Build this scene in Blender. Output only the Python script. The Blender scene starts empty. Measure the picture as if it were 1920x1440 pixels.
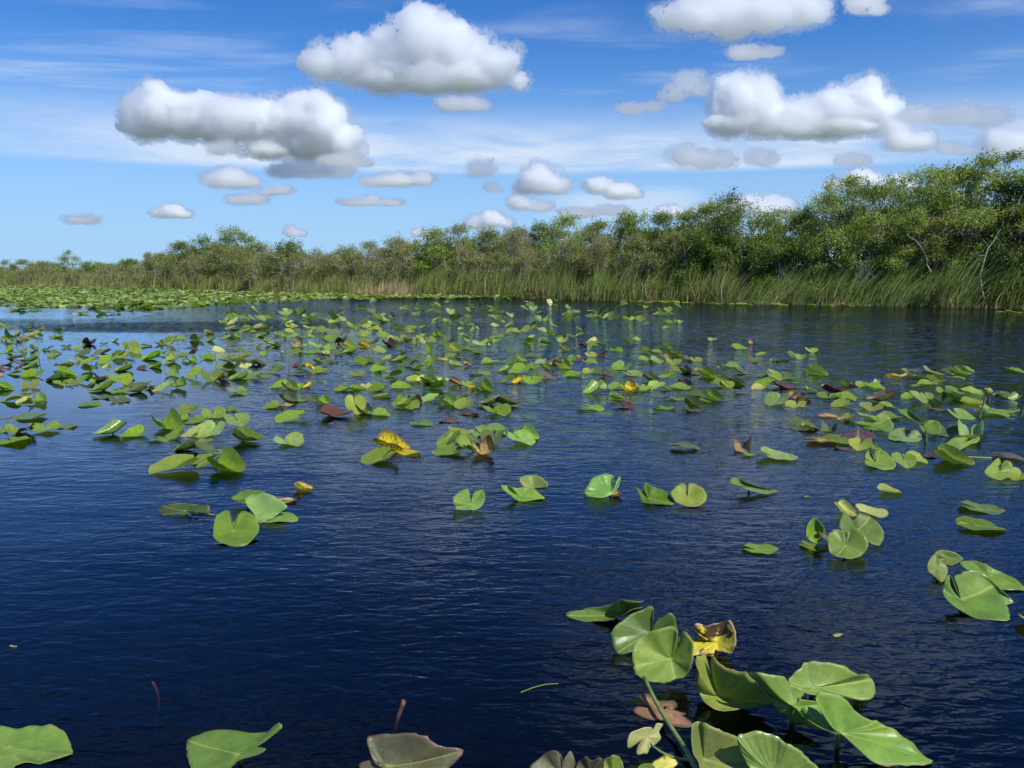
import bpy, bmesh, math, random
import numpy as np
from mathutils import Vector, Matrix, noise as mnoise

S = bpy.context.scene
COL = S.collection
R = math.radians
PI = math.pi

# ------------------------------------------------------------------ camera
CAM_H, FPX, HORIZ = 1.5, 1493.0, 508.0          # eye height, focal length in 1920-px units, horizon row
PITCH = math.atan((720 - HORIZ) / FPX)
cam_d = bpy.data.cameras.new('camera')
cam = bpy.data.objects.new('camera', cam_d)
COL.objects.link(cam)
cam.location = (0, 0, CAM_H)
cam.rotation_euler = (PI / 2 - PITCH, 0, 0)
cam_d.sensor_width = 36.0
cam_d.lens = FPX / 1920 * 36
cam_d.clip_start = 0.05
cam_d.clip_end = 120000
S.camera = cam

# ------------------------------------------------------------------ sun and sky
SUN_EL, SUN_AZ = 50.0, 136.0                       # azimuth clockwise from +Y (view direction)
sdir = Vector((math.sin(R(SUN_AZ)) * math.cos(R(SUN_EL)), math.cos(R(SUN_AZ)) * math.cos(R(SUN_EL)), math.sin(R(SUN_EL))))
sun_d = bpy.data.lights.new('sun', 'SUN')
sun_d.energy = 5.0
sun_d.angle = R(0.53)
sun_d.color = (1.0, 0.972, 0.93)
sun = bpy.data.objects.new('sun', sun_d)
sun.rotation_euler = sdir.to_track_quat('Z', 'Y').to_euler()
sun.location = (0, 0, 60)
COL.objects.link(sun)

W = bpy.data.worlds.new('World')
S.world = W
W.use_nodes = True
W.cycles.sampling_method = 'MANUAL'
W.cycles.sample_map_resolution = 1024


class NG:
    """small helper round a node tree"""
    def __init__(self, tree, clear=True):
        self.t = tree
        if clear:
            tree.nodes.clear()

    def n(self, typ, ins=None, **props):
        nd = self.t.nodes.new(typ)
        for k, v in props.items():
            setattr(nd, k, v)
        if ins:
            for k, v in ins.items():
                s = nd.inputs[k]
                if isinstance(v, bpy.types.NodeSocket):
                    self.t.links.new(v, s)
                elif isinstance(v, bpy.types.Node):
                    self.t.links.new(v.outputs[0], s)
                else:
                    if hasattr(s, 'default_value') and hasattr(s.default_value, '__len__') and len(s.default_value) == 4 and len(v) == 3:
                        v = (*v, 1)
                    s.default_value = v
        return nd

    def m(self, op, a, b=0.0, c=0.0, clamp=False):
        return self.n('ShaderNodeMath', {0: a, 1: b, 2: c}, operation=op, use_clamp=clamp).outputs[0]

    def rng(self, v, a, b, c=0.0, d=1.0, smooth=True):
        return self.n('ShaderNodeMapRange', {0: v, 1: a, 2: b, 3: c, 4: d},
                      interpolation_type='SMOOTHSTEP' if smooth else 'LINEAR').outputs[0]

    def ramp(self, fac, stops, interp='LINEAR'):
        nd = self.n('ShaderNodeValToRGB', {0: fac})
        cr = nd.color_ramp
        cr.interpolation = interp
        while len(cr.elements) < len(stops):
            cr.elements.new(0.5)
        for e, (p, c) in zip(cr.elements, stops):
            e.position = p
            e.color = (*c, 1) if len(c) == 3 else c
        return nd.outputs[0]

    def mix(self, fac, a, b, blend='MIX'):
        nd = self.n('ShaderNodeMix', data_type='RGBA', blend_type=blend)
        for i, v in ((0, fac), (6, a), (7, b)):
            if isinstance(v, bpy.types.NodeSocket):
                self.t.links.new(v, nd.inputs[i])
            else:
                nd.inputs[i].default_value = (*v, 1) if (i > 0 and len(v) == 3) else v
        return nd.outputs[2]

    def noise(self, vec, scale, detail=4, rough=0.5, dist=0.0):
        return self.n('ShaderNodeTexNoise', {'Vector': vec, 'Scale': scale, 'Detail': detail, 'Roughness': rough, 'Distortion': dist}).outputs[0]


def world():
    g = NG(W.node_tree)
    sky = g.n('ShaderNodeTexSky', sky_type='NISHITA', sun_disc=False, sun_elevation=R(SUN_EL), sun_rotation=R(SUN_AZ),
              altitude=0, air_density=1.0, dust_density=0.15, ozone_density=2.2)
    hsv = g.mix(1.0, sky.outputs[0], (0.27, 0.64, 1.13), 'MULTIPLY')
    gam = g.n('ShaderNodeGamma', {'Color': hsv, 'Gamma': 1.0})
    bg = g.n('ShaderNodeBackground', {'Color': gam.outputs[0], 'Strength': SKY_STR})
    # thin high cirrus, laid out by direction
    tc = g.n('ShaderNodeTexCoord').outputs['Generated']
    sp = g.n('ShaderNodeSeparateXYZ', {0: tc})
    x, y, z = sp.outputs
    az = g.m('ARCTAN2', x, y)
    hl = g.m('SQRT', g.m('ADD', g.m('MULTIPLY', x, x), g.m('MULTIPLY', y, y)))
    el = g.m('ARCTAN2', z, hl)
    # flat high layer seen in perspective
    zz = g.m('MAXIMUM', z, 0.03)
    lay = g.n('ShaderNodeCombineXYZ', {0: g.m('DIVIDE', x, zz), 1: g.m('DIVIDE', y, zz), 2: 0.0}).outputs[0]
    n1 = g.noise(g.n('ShaderNodeVectorMath', {0: lay, 1: (0.55, 1.5, 1)}, operation='MULTIPLY').outputs[0], 0.9, 6, 0.6, 0.4)
    ang = g.n('ShaderNodeCombineXYZ', {0: g.m('MULTIPLY', az, 1.6), 1: g.m('MULTIPLY', el, 9.0), 2: 0.0}).outputs[0]
    n2 = g.noise(ang, 3.0, 7, 0.62, 0.3)
    n3 = g.noise(ang, 1.3, 3, 0.5, 0.2)
    # main veil: elevation band
    e2 = g.m('ADD', el, g.m('MULTIPLY', g.m('SUBTRACT', n2, 0.5), 0.05))
    band = g.m('MULTIPLY', g.rng(el, R(6.5), R(7.1)), g.rng(e2, R(11.8), R(8.0)))
    fade = g.m('MULTIPLY', g.rng(az, R(-42), R(-15), 0.25, 1.0), g.rng(az, R(16), R(36), 1.0, 0.55))
    veil = g.m('MULTIPLY', g.m('MULTIPLY', band, fade), g.rng(n2, 0.32, 0.6, 0.35, 1.0))
    n4 = g.noise(ang, 2.1, 6, 0.6, 0.6)
    veil = g.m('MULTIPLY', veil, g.rng(n4, 0.34, 0.6, 0.45, 0.9))
    # lower streak on the right
    b2 = g.m('MULTIPLY', g.rng(e2, R(3.0), R(4.2)), g.rng(e2, R(5.9), R(4.8)))
    b2 = g.m('MULTIPLY', b2, g.m('MULTIPLY', g.rng(az, R(1), R(6)), g.rng(az, R(15), R(11))))
    veil = g.m('MAXIMUM', veil, g.m('MULTIPLY', b2, 0.5))
    # high faint wisps everywhere
    wis = g.m('MULTIPLY', g.rng(n1, 0.45, 0.75), 0.55)
    wis = g.m('MULTIPLY', wis, g.rng(n3, 0.42, 0.6))
    wis = g.m('MULTIPLY', wis, g.rng(el, R(9), R(12)))
    fac = g.m('MAXIMUM', veil, wis)
    bg2 = g.n('ShaderNodeBackground', {'Color': (0.78, 0.86, 0.98, 1), 'Strength': 0.92})
    # pale moist air low over the horizon
    hz = g.rng(el, R(17.0), R(-1.0), 0.0, 0.92)
    bg3 = g.n('ShaderNodeBackground', {'Color': (0.43, 0.67, 0.98, 1), 'Strength': 0.9})
    mh = g.n('ShaderNodeMixShader', {0: hz, 1: bg.outputs[0], 2: bg3.outputs[0]})
    mx = g.n('ShaderNodeMixShader', {0: fac, 1: mh.outputs[0], 2: bg2.outputs[0]})
    g.n('ShaderNodeOutputWorld', {'Surface': mx.outputs[0]})


SKY_STR = 0.11
WAVE = 0.6
world()

S.view_settings.view_transform = 'Standard'
S.view_settings.look = 'None'
S.view_settings.exposure = 0.1
S.view_settings.gamma = 1.0
S.view_settings.use_curve_mapping = False
S.render.engine = 'CYCLES'
S.cycles.max_bounces = 40
S.cycles.diffuse_bounces = 4
S.cycles.glossy_bounces = 2
S.cycles.transmission_bounces = 3
S.cycles.transparent_max_bounces = 12
S.cycles.volume_bounces = 32
S.cycles.caustics_reflective = False
S.cycles.caustics_refractive = False
S.cycles.use_denoising = True
S.cycles.sample_clamp_indirect = 8.0


# ------------------------------------------------------------------ helpers
CP, SP_ = math.cos(PITCH), math.sin(PITCH)


def ray(px, py):
    """direction through photograph pixel (1920x1440 units), y-forward depth 1 before pitching"""
    a, b = (px - 960) / FPX, (720 - py) / FPX
    return np.array([a, CP + b * SP_, b * CP - SP_])


def at_z(px, py, z=0.0):
    d = ray(px, py)
    t = (z - CAM_H) / d[2]
    return np.array([0, 0, CAM_H]) + d * t


def at_d(px, py, dist):
    d = ray(px, py)
    return np.array([0, 0, CAM_H]) + d / d[1] * dist


def proj(P):
    """(N,3) world -> (N,2) pixels"""
    x, y, z = P[:, 0], P[:, 1], P[:, 2] - CAM_H
    dep = y * CP - z * SP_
    up = y * SP_ + z * CP
    return np.stack([960 + FPX * x / dep, 720 - FPX * up / dep], 1)


def props(o, label=None, cat=None, group=None, kind=None):
    for k, v in (('label', label), ('category', cat), ('group', group), ('kind', kind)):
        if v:
            o[k] = v
    return o


def link(name, data, mat=None, parent=None):
    o = bpy.data.objects.new(name, data)
    COL.objects.link(o)
    if mat and not data.materials:
        for mm in (mat if isinstance(mat, (list, tuple)) else [mat]):
            data.materials.append(mm)
    if parent is not None:
        o.parent = parent
    return o


def empty(name, loc=(0, 0, 0), rz=0.0):
    o = bpy.data.objects.new(name, None)
    COL.objects.link(o)
    o.location = loc
    o.rotation_euler = (0, 0, rz)
    o.empty_display_size = 0.1
    return o


def np_mesh(name, V, F, smooth=True, col=None, uv=None):
    """F: (M,k) array of faces with equal vertex count; col: (N,3..4) point colours; uv: (N,2) per vertex"""
    me = bpy.data.meshes.new(name)
    V = np.asarray(V, np.float32)
    F = np.asarray(F, np.int32)
    k = F.shape[1]
    me.vertices.add(len(V))
    me.vertices.foreach_set('co', V.ravel())
    me.loops.add(F.size)
    me.loops.foreach_set('vertex_index', F.ravel())
    me.polygons.add(len(F))
    me.polygons.foreach_set('loop_start', np.arange(0, F.size, k, dtype=np.int32))
    me.polygons.foreach_set('loop_total', np.full(len(F), k, np.int32))
    if smooth:
        me.polygons.foreach_set('use_smooth', np.ones(len(F), bool))
    me.update(calc_edges=True)
    if col is not None:
        c = np.ones((len(V), 4), np.float32)
        c[:, :col.shape[1]] = col
        a = me.color_attributes.new('tint', 'FLOAT_COLOR', 'POINT')
        a.data.foreach_set('color', c.ravel())
    if uv is not None:
        l = me.uv_layers.new(name='UVMap')
        l.data.foreach_set('uv', np.asarray(uv, np.float32)[F.ravel()].ravel())
    return me


def material(name):
    m = bpy.data.materials.new(name)
    m.use_nodes = True
    return m, NG(m.node_tree)

# ------------------------------------------------------------------ clouds (closed lumpy bodies of scattering vapour)
_cm = {}


def cloud_mat(sig):
    key = round(sig, 5)
    if key in _cm:
        return _cm[key]
    m, g = material('cloud_vapour')
    v = g.n('ShaderNodeVolumePrincipled', {'Color': (0.997, 0.9985, 1.0), 'Density': sig, 'Anisotropy': 0.68})
    g.n('ShaderNodeOutputMaterial', {'Volume': v.outputs[0]})
    m.cycles.homogeneous_volume = True
    _cm[key] = m
    return m


def cloud_body(name, blobs, dist, org, px2m, by, seed, grow, disp, sig, parent=None):
    rnd = random.Random(seed)
    bm = bmesh.new()
    rmin = 1e9
    for b in blobs:
        rx = b[2] * px2m
        ry = (b[3] if len(b) > 3 else b[2]) * px2m
        p = at_d(b[0], b[1], dist + rnd.uniform(-.5, .5) * rx) - org
        rmin = min(rmin, rx, ry)
        bmesh.ops.create_icosphere(bm, subdivisions=3, radius=1.0, matrix=Matrix.Translation(Vector(p)) @ Matrix.Diagonal((rx * grow, max(rx, ry) * grow, ry * grow, 1)))
        for k in range(6):                                  # small turrets round the rim
            a = rnd.uniform(-0.3, PI + 0.3)
            q = rnd.uniform(0.22, 0.6) * grow
            d = rnd.uniform(-.6, .6)
            pp = p + np.array([math.cos(a) * rx * 0.8, -abs(d) * rx * 0.7, math.sin(a) * ry * 0.8])
            bmesh.ops.create_icosphere(bm, subdivisions=2, radius=1.0, matrix=Matrix.Translation(Vector(pp)) @ Matrix.Diagonal((rx * q, rx * q, ry * q, 1)))
    me = bpy.data.meshes.new(name)
    bm.to_mesh(me)
    bm.free()
    o = bpy.data.objects.new('tmp', me)
    COL.objects.link(o)
    md = o.modifiers.new('r', 'REMESH')
    md.mode = 'VOXEL'
    md.voxel_size = max(px2m * 1.15, rmin / 12)
    for sc_, st in disp:
        billow = st < 0                                       # cauliflower heads: cells bulging outward
        tx = bpy.data.textures.new('t', 'VORONOI' if billow else 'CLOUDS')
        tx.noise_scale = rmin * sc_
        if not billow:
            tx.noise_depth = 2
        dm = o.modifiers.new('d', 'DISPLACE')
        dm.texture = tx
        dm.texture_coords = 'LOCAL'
        dm.mid_level = 0.45
        dm.strength = rmin * st
    me2 = bpy.data.meshes.new_from_object(o.evaluated_get(bpy.context.evaluated_depsgraph_get()))
    bpy.data.objects.remove(o)
    bpy.data.meshes.remove(me)
    me2.name = name
    me2.materials.clear()
    co = np.empty(len(me2.vertices) * 3, np.float32)
    me2.vertices.foreach_get('co', co)
    co = co.reshape(-1, 3)
    zb = (at_d(960, by, dist) - org)[2] + rmin * (0.15 if grow <= 1 else 0.0)
    low = co[:, 2] < zb                                      # flattish base
    co[low, 2] = zb + (co[low, 2] - zb) * 0.3
    me2.vertices.foreach_set('co', co.ravel())
    return link(name, me2, cloud_mat(sig / rmin), parent)


def cloud(blobs, base_alt, label, thick=1.0, seed=0, group='cumulus clouds over the marsh'):
    """blobs: (px, py, rx[, ry]) in the photograph; the body floats at the distance its base height implies"""
    by = max(b[1] + (b[3] if len(b) > 3 else b[2]) for b in blobs)
    el = math.atan((HORIZ - by) / FPX)
    dist = min(base_alt / math.tan(max(el, R(1.6))), 26000)
    px2m = dist / FPX
    cx = sum(b[0] for b in blobs) / len(blobs)
    cy = sum(b[1] for b in blobs) / len(blobs)
    org = at_d(cx, cy, dist)
    t = empty('cloud', org)
    props(t, label, 'cloud', group)
    if thick > 0.3:
        cloud_body('core', blobs, dist, org, px2m, by, seed, 0.92, ((1.4, .6), (.8, -.45), (.4, -.3), (.2, -.2), (.1, .2)), thick * 2.8, t)
        cloud_body('ragged_fringe', blobs, dist, org, px2m, by, seed + 50, 1.06, ((1.6, 1.2), (.7, 1.5), (.3, 1.4), (.13, .8)), thick * 0.6, t)
    else:
        cloud_body('ragged_fringe', blobs, dist, org, px2m, by, seed, 0.95, ((1.6, .9), (.6, 1.0), (.25, .7)), thick * 3.0, t)
        cloud_body('outer_fringe', blobs, dist, org, px2m, by, seed + 50, 1.1, ((1.6, 1.2), (.6, 1.2), (.25, .8)), thick * 1.2, t)
    return t


CL = [
 ([(608,120,36,28),(665,118,44,40),(725,118,48,44),(790,72,46,46),(792,48,38,28),(835,84,44,44),(885,112,48,38),(935,125,34,34),(972,155,16,14),(720,148,46,24),(800,150,52,24),(870,148,46,22)], 1000, 'largest white cumulus cloud with a tall domed top, highest in the middle of the sky', 1.0),
 ([(850,195,30,15),(885,196,28,13)], 1000, 'small flat cloud just under the base of the largest domed cloud', .5),
 ([(265,218,32,42),(300,208,42,40),(350,225,48,36),(400,226,48,40),(440,224,50,40),(485,228,52,38),(525,228,48,38),(565,225,44,38),(605,232,44,42),(645,268,32,34),(600,260,50,34),(575,272,50,26),(500,282,38,14),(280,240,45,18),(668,290,18,12)], 1000, 'long white cumulus cloud with two raised ends above the left of the marsh', 1.0),
 ([(1375,195,40,44),(1415,190,46,38),(1368,232,40,22),(1440,224,50,32),(1500,226,50,34),(1540,220,44,34),(1570,210,42,34),(1620,190,38,36),(1655,212,30,28),(1560,238,60,18),(1660,235,36,14)], 1000, 'broad white cloud with two puffy humps above the right hand trees', 1.0),
 ([(1262,32,34,22),(1310,28,42,30),(1375,30,50,44),(1440,22,50,36),(1500,12,48,36),(1535,24,22,16)], 1000, 'ragged bright cloud cut off by the upper edge of the picture', .55),
 ([(1402,100,34,10),(1440,98,22,8)], 1000, 'thin grey shred of cloud below the ragged cloud at the upper edge', .16),
 ([(1620,8,30,14),(1645,20,14,10)], 1000, 'faint grey cloud wisp right of the ragged cloud at the upper edge', .25),
 ([(1690,262,28,20),(1722,266,28,15)], 900, 'small bright cloud under the right end of the two-humped cloud', .8),
 ([(1880,262,34,30),(1925,262,40,36),(1975,270,45,30)], 900, 'white cloud meeting the right edge above the tallest trees', .9),
 ([(1285,292,28,18),(1325,300,36,17),(1362,302,20,14)], 900, 'greyish flat cloud floating in the pale veil above the domed tree', .4),
 ([(1412,292,16,12),(1435,300,16,14)], 900, 'small grey cloud beside the greyish flat cloud in the veil', .22),
 ([(1012,338,32,26),(1045,350,24,14),(985,352,20,12)], 850, 'bright cloud with a pointed dome low over the middle treeline', .8),
 ([(975,380,24,12),(1015,388,24,9)], 850, 'small cloud directly beneath the pointed one over the middle treeline', .5),
 ([(1120,348,24,14),(1160,358,30,15),(1190,364,16,8)], 850, 'flat-bottomed cloud sloping down to the right over the middle treeline', .6),
 ([(892,316,16,16),(912,318,16,15)], 900, 'little round grey-white cloud at the lower edge of the veil', .4),
 ([(705,342,26,8),(745,338,34,12),(790,336,22,12)], 850, 'flat elongated cloud under the right end of the long cloud', .5),
 ([(665,380,30,6),(695,376,16,10),(730,380,24,6)], 800, 'thin low cloud strip with one small bump over the centre left treeline', .4),
 ([(410,338,26,14),(440,336,30,17),(470,342,20,10)], 850, 'rounded cloud hanging under the veil left of centre', .6),
 ([(450,375,20,9),(475,374,24,10)], 800, 'small flat cloud below the rounded cloud left of centre', .5),
 ([(505,360,18,6),(530,357,20,8)], 800, 'small thin cloud to the right of the rounded cloud', .4),
 ([(305,400,22,7),(328,397,22,12),(345,402,16,7)], 780, 'small bright cloud low over the left treeline', .8),
 ([(140,412,18,8),(165,413,22,8)], 780, 'small hazy cloud nearest the left edge of the sky', .35),
 ([(545,434,12,10),(562,438,12,6)], 760, 'tiny bright cloud just above the dark rounded tree', .7),
 ([(895,418,20,12),(925,412,22,14),(950,418,14,8)], 760, 'bright cloud resting on the treeline near the middle', .8),
 ([(785,436,12,7),(805,438,14,6)], 740, 'tiny cloud touching the treetops left of the middle', .6),
 ([(1570,350,24,10),(1610,338,30,18),(1640,345,20,14),(1690,345,24,16)], 800, 'white cloud peeking out behind the light green tree on the right', .8),
 ([(1330,398,34,12),(1405,385,34,18),(1445,388,36,18),(1475,392,20,12)], 760, 'white cloud behind the domed tree', .8),
 ([(1255,398,28,10),(1290,402,20,8)], 760, 'white cloud low above the treetops left of the domed tree', .6),
 ([(530,322,30,12),(580,318,34,16),(630,322,30,12)], 900, 'grey fringe of cloud beneath the long white cloud', .2),
 ([(410,280,20,12),(425,276,14,12)], 950, 'small puff just below the middle of the long white cloud', .4),
 ([(1262,178,20,14),(1290,158,26,20),(1310,165,18,14)], 950, 'hazy grey cloud left of the two-humped cloud', .22),
 ([(1590,300,24,10),(1615,302,18,9)], 880, 'dim grey cloud in the veil above the light green tree', .18),
 ([(1800,215,40,14),(1850,222,30,16)], 900, 'dim grey smear of cloud left of the cloud at the right edge', .13),
 ([(1478, 228, 22, 14), (1500, 238, 20, 10)], 1000, 'thin grey shred filling the saddle of the two-humped cloud', .14),
 ([(1720,215,34,12),(1755,222,26,10)], 1000, 'grey shred trailing off the right side of the two-humped cloud', .12),
 ([(1780,278,22,9),(1810,284,16,7)], 880, 'small grey shred right of the small bright cloud', .12),
 ([(1185,205,26,8),(1225,200,22,7)], 980, 'thin white shred under the sky gap left of the hazy grey cloud', .12),
 ([(640,300,34,9),(680,306,20,8)], 900, 'dim grey shred at the lower right end of the long cloud', .15),
 ([(920,350,14,8),(932,356,10,6)], 850, 'faint grey tuft left of the pointed cloud', .12),
 ([(1085,400,36,8),(1150,394,30,8)], 780, 'pale flat streak of cloud above the feathery tree', .18),
 # beyond the upper edge, seen only mirrored in the near water
 ([(1150,-330,90,60),(1260,-300,110,70),(1370,-330,90,60)], 1100, 'cloud overhead mirrored in the near water beside the stalk', .4),
 ([(1620,-260,110,50),(1760,-300,120,60),(1900,-260,110,60),(1700,-420,110,60)], 1100, 'cloud overhead mirrored in the near water at the right', .35),
]
for i, (bl, alt, lab, th) in enumerate(CL):
    cloud(bl, alt, lab, th, seed=i)

# ------------------------------------------------------------------ ground, pond bed and water
SHORE_PX = [(-700, 528), (-300, 531), (0, 536.5), (300, 543), (600, 551.5), (850, 557), (1100, 562), (1300, 566.5), (1500, 571), (1700, 575), (1920, 579), (2300, 590), (3000, 620)]
SHORE = np.array([at_z(px, py)[:2] for px, py in SHORE_PX])
_rng = np.random.default_rng(7)


def shore_y(x):
    return np.interp(x, SHORE[:, 0], SHORE[:, 1])


def ground_mesh():
    xs = np.concatenate([[-40000, -8000, -2000, -600, -300], np.arange(-160, 90.1, 2.0), [150, 300, 900, 3000, 9000, 40000]])
    ys = np.concatenate([[-3000, -300, -60], np.arange(-20, 28, 4.0), np.arange(28, 110, 1.0), np.arange(110, 200, 6.0), [260, 400, 800, 2000, 6000, 18000, 60000]])
    X, Y = np.meshgrid(xs, ys)
    d = Y - shore_y(X)
    Z = np.where(d < 0, -1.15 + 1.2 * np.clip((d + 3.2) / 3.4, 0, 1) ** 1.3, 0.08 + 0.22 * np.clip(d / 14, 0, 1))
    n = np.array([[mnoise.noise(Vector((x * .2, y * .2, 0))) for x in xs] for y in ys])
    Z = Z + n * 0.08 * (d > -3)
    ny, nx = X.shape
    V = np.stack([X.ravel(), Y.ravel(), Z.ravel()], 1)
    i = np.arange(ny - 1)[:, None] * nx + np.arange(nx - 1)[None]
    F = np.stack([i, i + 1, i + nx + 1, i + nx], -1).reshape(-1, 4)
    return np_mesh('ground', V, F)


m_ground, g = material('marsh_soil')
_p = g.n('ShaderNodeTexCoord').outputs['Object']
_c = g.ramp(g.noise(_p, 1.2, 6), [(.3, (.08, .09, .06)), (.55, (.15, .17, .12)), (.75, (.22, .24, .17))])
_b = g.n('ShaderNodeBsdfPrincipled', {'Base Color': _c, 'Roughness': 0.95})
g.n('ShaderNodeOutputMaterial', {'Surface': _b.outputs[0]})
props(link('ground', ground_mesh(), m_ground), kind='structure')

# water: reflecting skin over peat-dark absorbing water
CHOP = 2.4
m_water, g = material('pond_water')
_p = g.n('ShaderNodeTexCoord').outputs['Object']
_s = g.n('ShaderNodeSeparateXYZ', {0: _p}).outputs


def wave(rot, sx, sy, scale, det, rough=0.5, dist=0.0):
    mp = g.n('ShaderNodeMapping', {'Vector': _p, 'Rotation': (0, 0, R(rot)), 'Scale': (sx, sy, 1)})
    return g.noise(mp.outputs[0], scale, det, rough, dist)


w1 = wave(12, 1.0, 2.3, 4.8, 2, .5, .4)          # 30 cm ripples, crests across the view
w2 = wave(-14, 1.0, 2.0, 12.5, 2, .5, .5)        # fine ripples
w3 = wave(30, 1.0, 1.4, 24.0, 1, .5)             # capillary
w4 = wave(5, 1.0, 1.7, 0.9, 1, .5)               # slow swell
ruf = g.noise(g.n('ShaderNodeMapping', {'Vector': _p, 'Scale': (0.10, 0.16, 1), 'Location': (0.0, 0.3, 0)}).outputs[0], 1.0, 3, .5)
ruf = g.rng(ruf, 0.36, 0.62, 0.45, 1.15)
# sheltered calm strips: left side behind the pads and along the floating mat
calm = g.m('MULTIPLY', g.rng(_s[0], -1.5, -5.5), g.rng(_s[1], 25.0, 19.0))
calm = g.m('MULTIPLY', calm, g.rng(_s[1], 5.0, 8.0))
mat_edge = g.m('MULTIPLY', g.rng(_s[0], -9.0, -14.0), g.rng(_s[1], 23.5, 25.5))
calm = g.m('MAXIMUM', calm, mat_edge)
amp = g.m('MULTIPLY', ruf, g.m('SUBTRACT', 1.0, g.m('MULTIPLY', calm, 0.92)))
# wind patch on the left, ruffled dark
dx = g.m('DIVIDE', g.m('SUBTRACT', _s[0], -8.5), 5.5)
dy = g.m('DIVIDE', g.m('SUBTRACT', _s[1], 21.8), 2.4)
patch = g.rng(g.m('ADD', g.m('MULTIPLY', dx, dx), g.m('MULTIPLY', dy, dy)), 1.2, 0.3)
amp = g.m('MAXIMUM', amp, g.m('MULTIPLY', patch, 1.8))
h = g.m('ADD', g.m('MULTIPLY', w1, 0.0185), g.m('MULTIPLY', w2, 0.0078))
h = g.m('ADD', h, g.m('MULTIPLY', w3, 0.0016))
h = g.m('ADD', h, g.m('MULTIPLY', w4, 0.034))
amp0 = amp
amp = g.m('MULTIPLY', amp, g.rng(_s[1], 3.0, 14.0, 0.62, 1.2, False))     # open fetch: choppier farther out
h = g.m('MULTIPLY', h, amp)
bmp = g.n('ShaderNodeBump', {'Strength': 1.0, 'Distance': WAVE, 'Height': h})
# chop on the farther water, as wave slopes that stay the same however small they get in view
_m2 = g.n('ShaderNodeMapping', {'Vector': _p, 'Rotation': (0, 0, R(8)), 'Scale': (1, 2.0, 1)})
_nc = g.n('ShaderNodeTexNoise', {'Vector': _m2.outputs[0], 'Scale': 4.5, 'Detail': 3, 'Roughness': .6})
_sl = g.n('ShaderNodeVectorMath', {0: _nc.outputs[1], 1: (.5, .5, .5)}, operation='SUBTRACT').outputs[0]
_sl = g.n('ShaderNodeVectorMath', {0: _sl, 1: (CHOP * .7, CHOP, 0)}, operation='MULTIPLY').outputs[0]
_sc = g.n('ShaderNodeVectorMath', {0: _sl, 'Scale': g.m('MULTIPLY', amp0, g.rng(_s[1], 4.0, 20.0))}, operation='SCALE').outputs[0]
_nn = g.n('ShaderNodeVectorMath', {0: g.n('ShaderNodeVectorMath', {0: bmp.outputs[0], 1: _sc}, operation='ADD').outputs[0]}, operation='NORMALIZE').outputs[0]
fr = g.n('ShaderNodeFresnel', {'IOR': 1.333, 'Normal': _nn})
gl = g.n('ShaderNodeBsdfGlossy', {'Color': (0.88, 0.98, 1.16, 1), 'Roughness': g.m('MULTIPLY', g.rng(_s[1], 7.0, 34.0, 0.03, 0.06, False), g.m('SUBTRACT', 1.0, g.m('MULTIPLY', calm, .8))), 'Normal': _nn})
tr = g.n('ShaderNodeBsdfTransparent', {'Color': (0.96, 0.97, 0.95, 1)})
mx = g.n('ShaderNodeMixShader', {0: fr.outputs[0], 1: tr.outputs[0], 2: gl.outputs[0]})
vol = g.n('ShaderNodeVolumeAbsorption', {'Color': (0.42, 0.30, 0.14, 1), 'Density': 20.0})
g.n('ShaderNodeOutputMaterial', {'Surface': mx.outputs[0], 'Volume': vol.outputs[0]})
m_water.cycles.homogeneous_volume = True


def water_mesh():
    pts = [(-260, -60), (200, -60), (200, 60), (60, 60), (0, 90), (-60, 140), (-260, 150)]
    bm = bmesh.new()
    top = [bm.verts.new((x, y, 0)) for x, y in pts]
    bot = [bm.verts.new((x, y, -1.0)) for x, y in pts]
    bm.faces.new(top)
    bm.faces.new(bot[::-1])
    n = len(pts)
    for i in range(n):
        j = (i + 1) % n
        bm.faces.new((top[i], bot[i], bot[j], top[j]))
    bmesh.ops.recalc_face_normals(bm, faces=bm.faces)
    me = bpy.data.meshes.new('water')
    bm.to_mesh(me)
    bm.free()
    return me


props(link('water', water_mesh(), m_water), kind='structure')


# ------------------------------------------------------------------ tubes
def tube_np(P, rad, k=5):
    """P (n,3) path, rad (n,) radii -> V, F quads"""
    P = np.asarray(P, float)
    n = len(P)
    T = np.gradient(P, axis=0)
    T /= np.linalg.norm(T, axis=1)[:, None] + 1e-9
    ref = np.array([0.31, 0.92, 0.23])
    A = np.cross(T, ref)
    A /= np.linalg.norm(A, axis=1)[:, None] + 1e-9
    B = np.cross(T, A)
    th = np.arange(k) / k * 2 * PI
    rad = np.asarray(rad)[:, None, None]
    V = P[:, None] + rad * (np.cos(th)[None, :, None] * A[:, None] + np.sin(th)[None, :, None] * B[:, None])
    i = np.arange(n - 1)[:, None] * k
    j = np.arange(k)[None]
    F = np.stack([i + j, i + (j + 1) % k, i + k + (j + 1) % k, i + k + j], -1).reshape(-1, 4)
    return V.reshape(-1, 3), F


def bez(a, b, c, n):
    t = np.linspace(0, 1, n)[:, None]
    return (1 - t) ** 2 * a + 2 * t * (1 - t) * b + t * t * c


class Acc:
    def __init__(self):
        self.V, self.F, self.C, self.n = [], [], [], 0

    def add(self, V, F, c=None):
        self.V.append(V)
        self.F.append(F + self.n)
        self.n += len(V)
        if c is not None:
            self.C.append(np.broadcast_to(np.asarray(c, float), (len(V), 3)))

    def mesh(self, name, smooth=True):
        return np_mesh(name, np.concatenate(self.V), np.concatenate(self.F), smooth, np.concatenate(self.C) if self.C else None)


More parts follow.
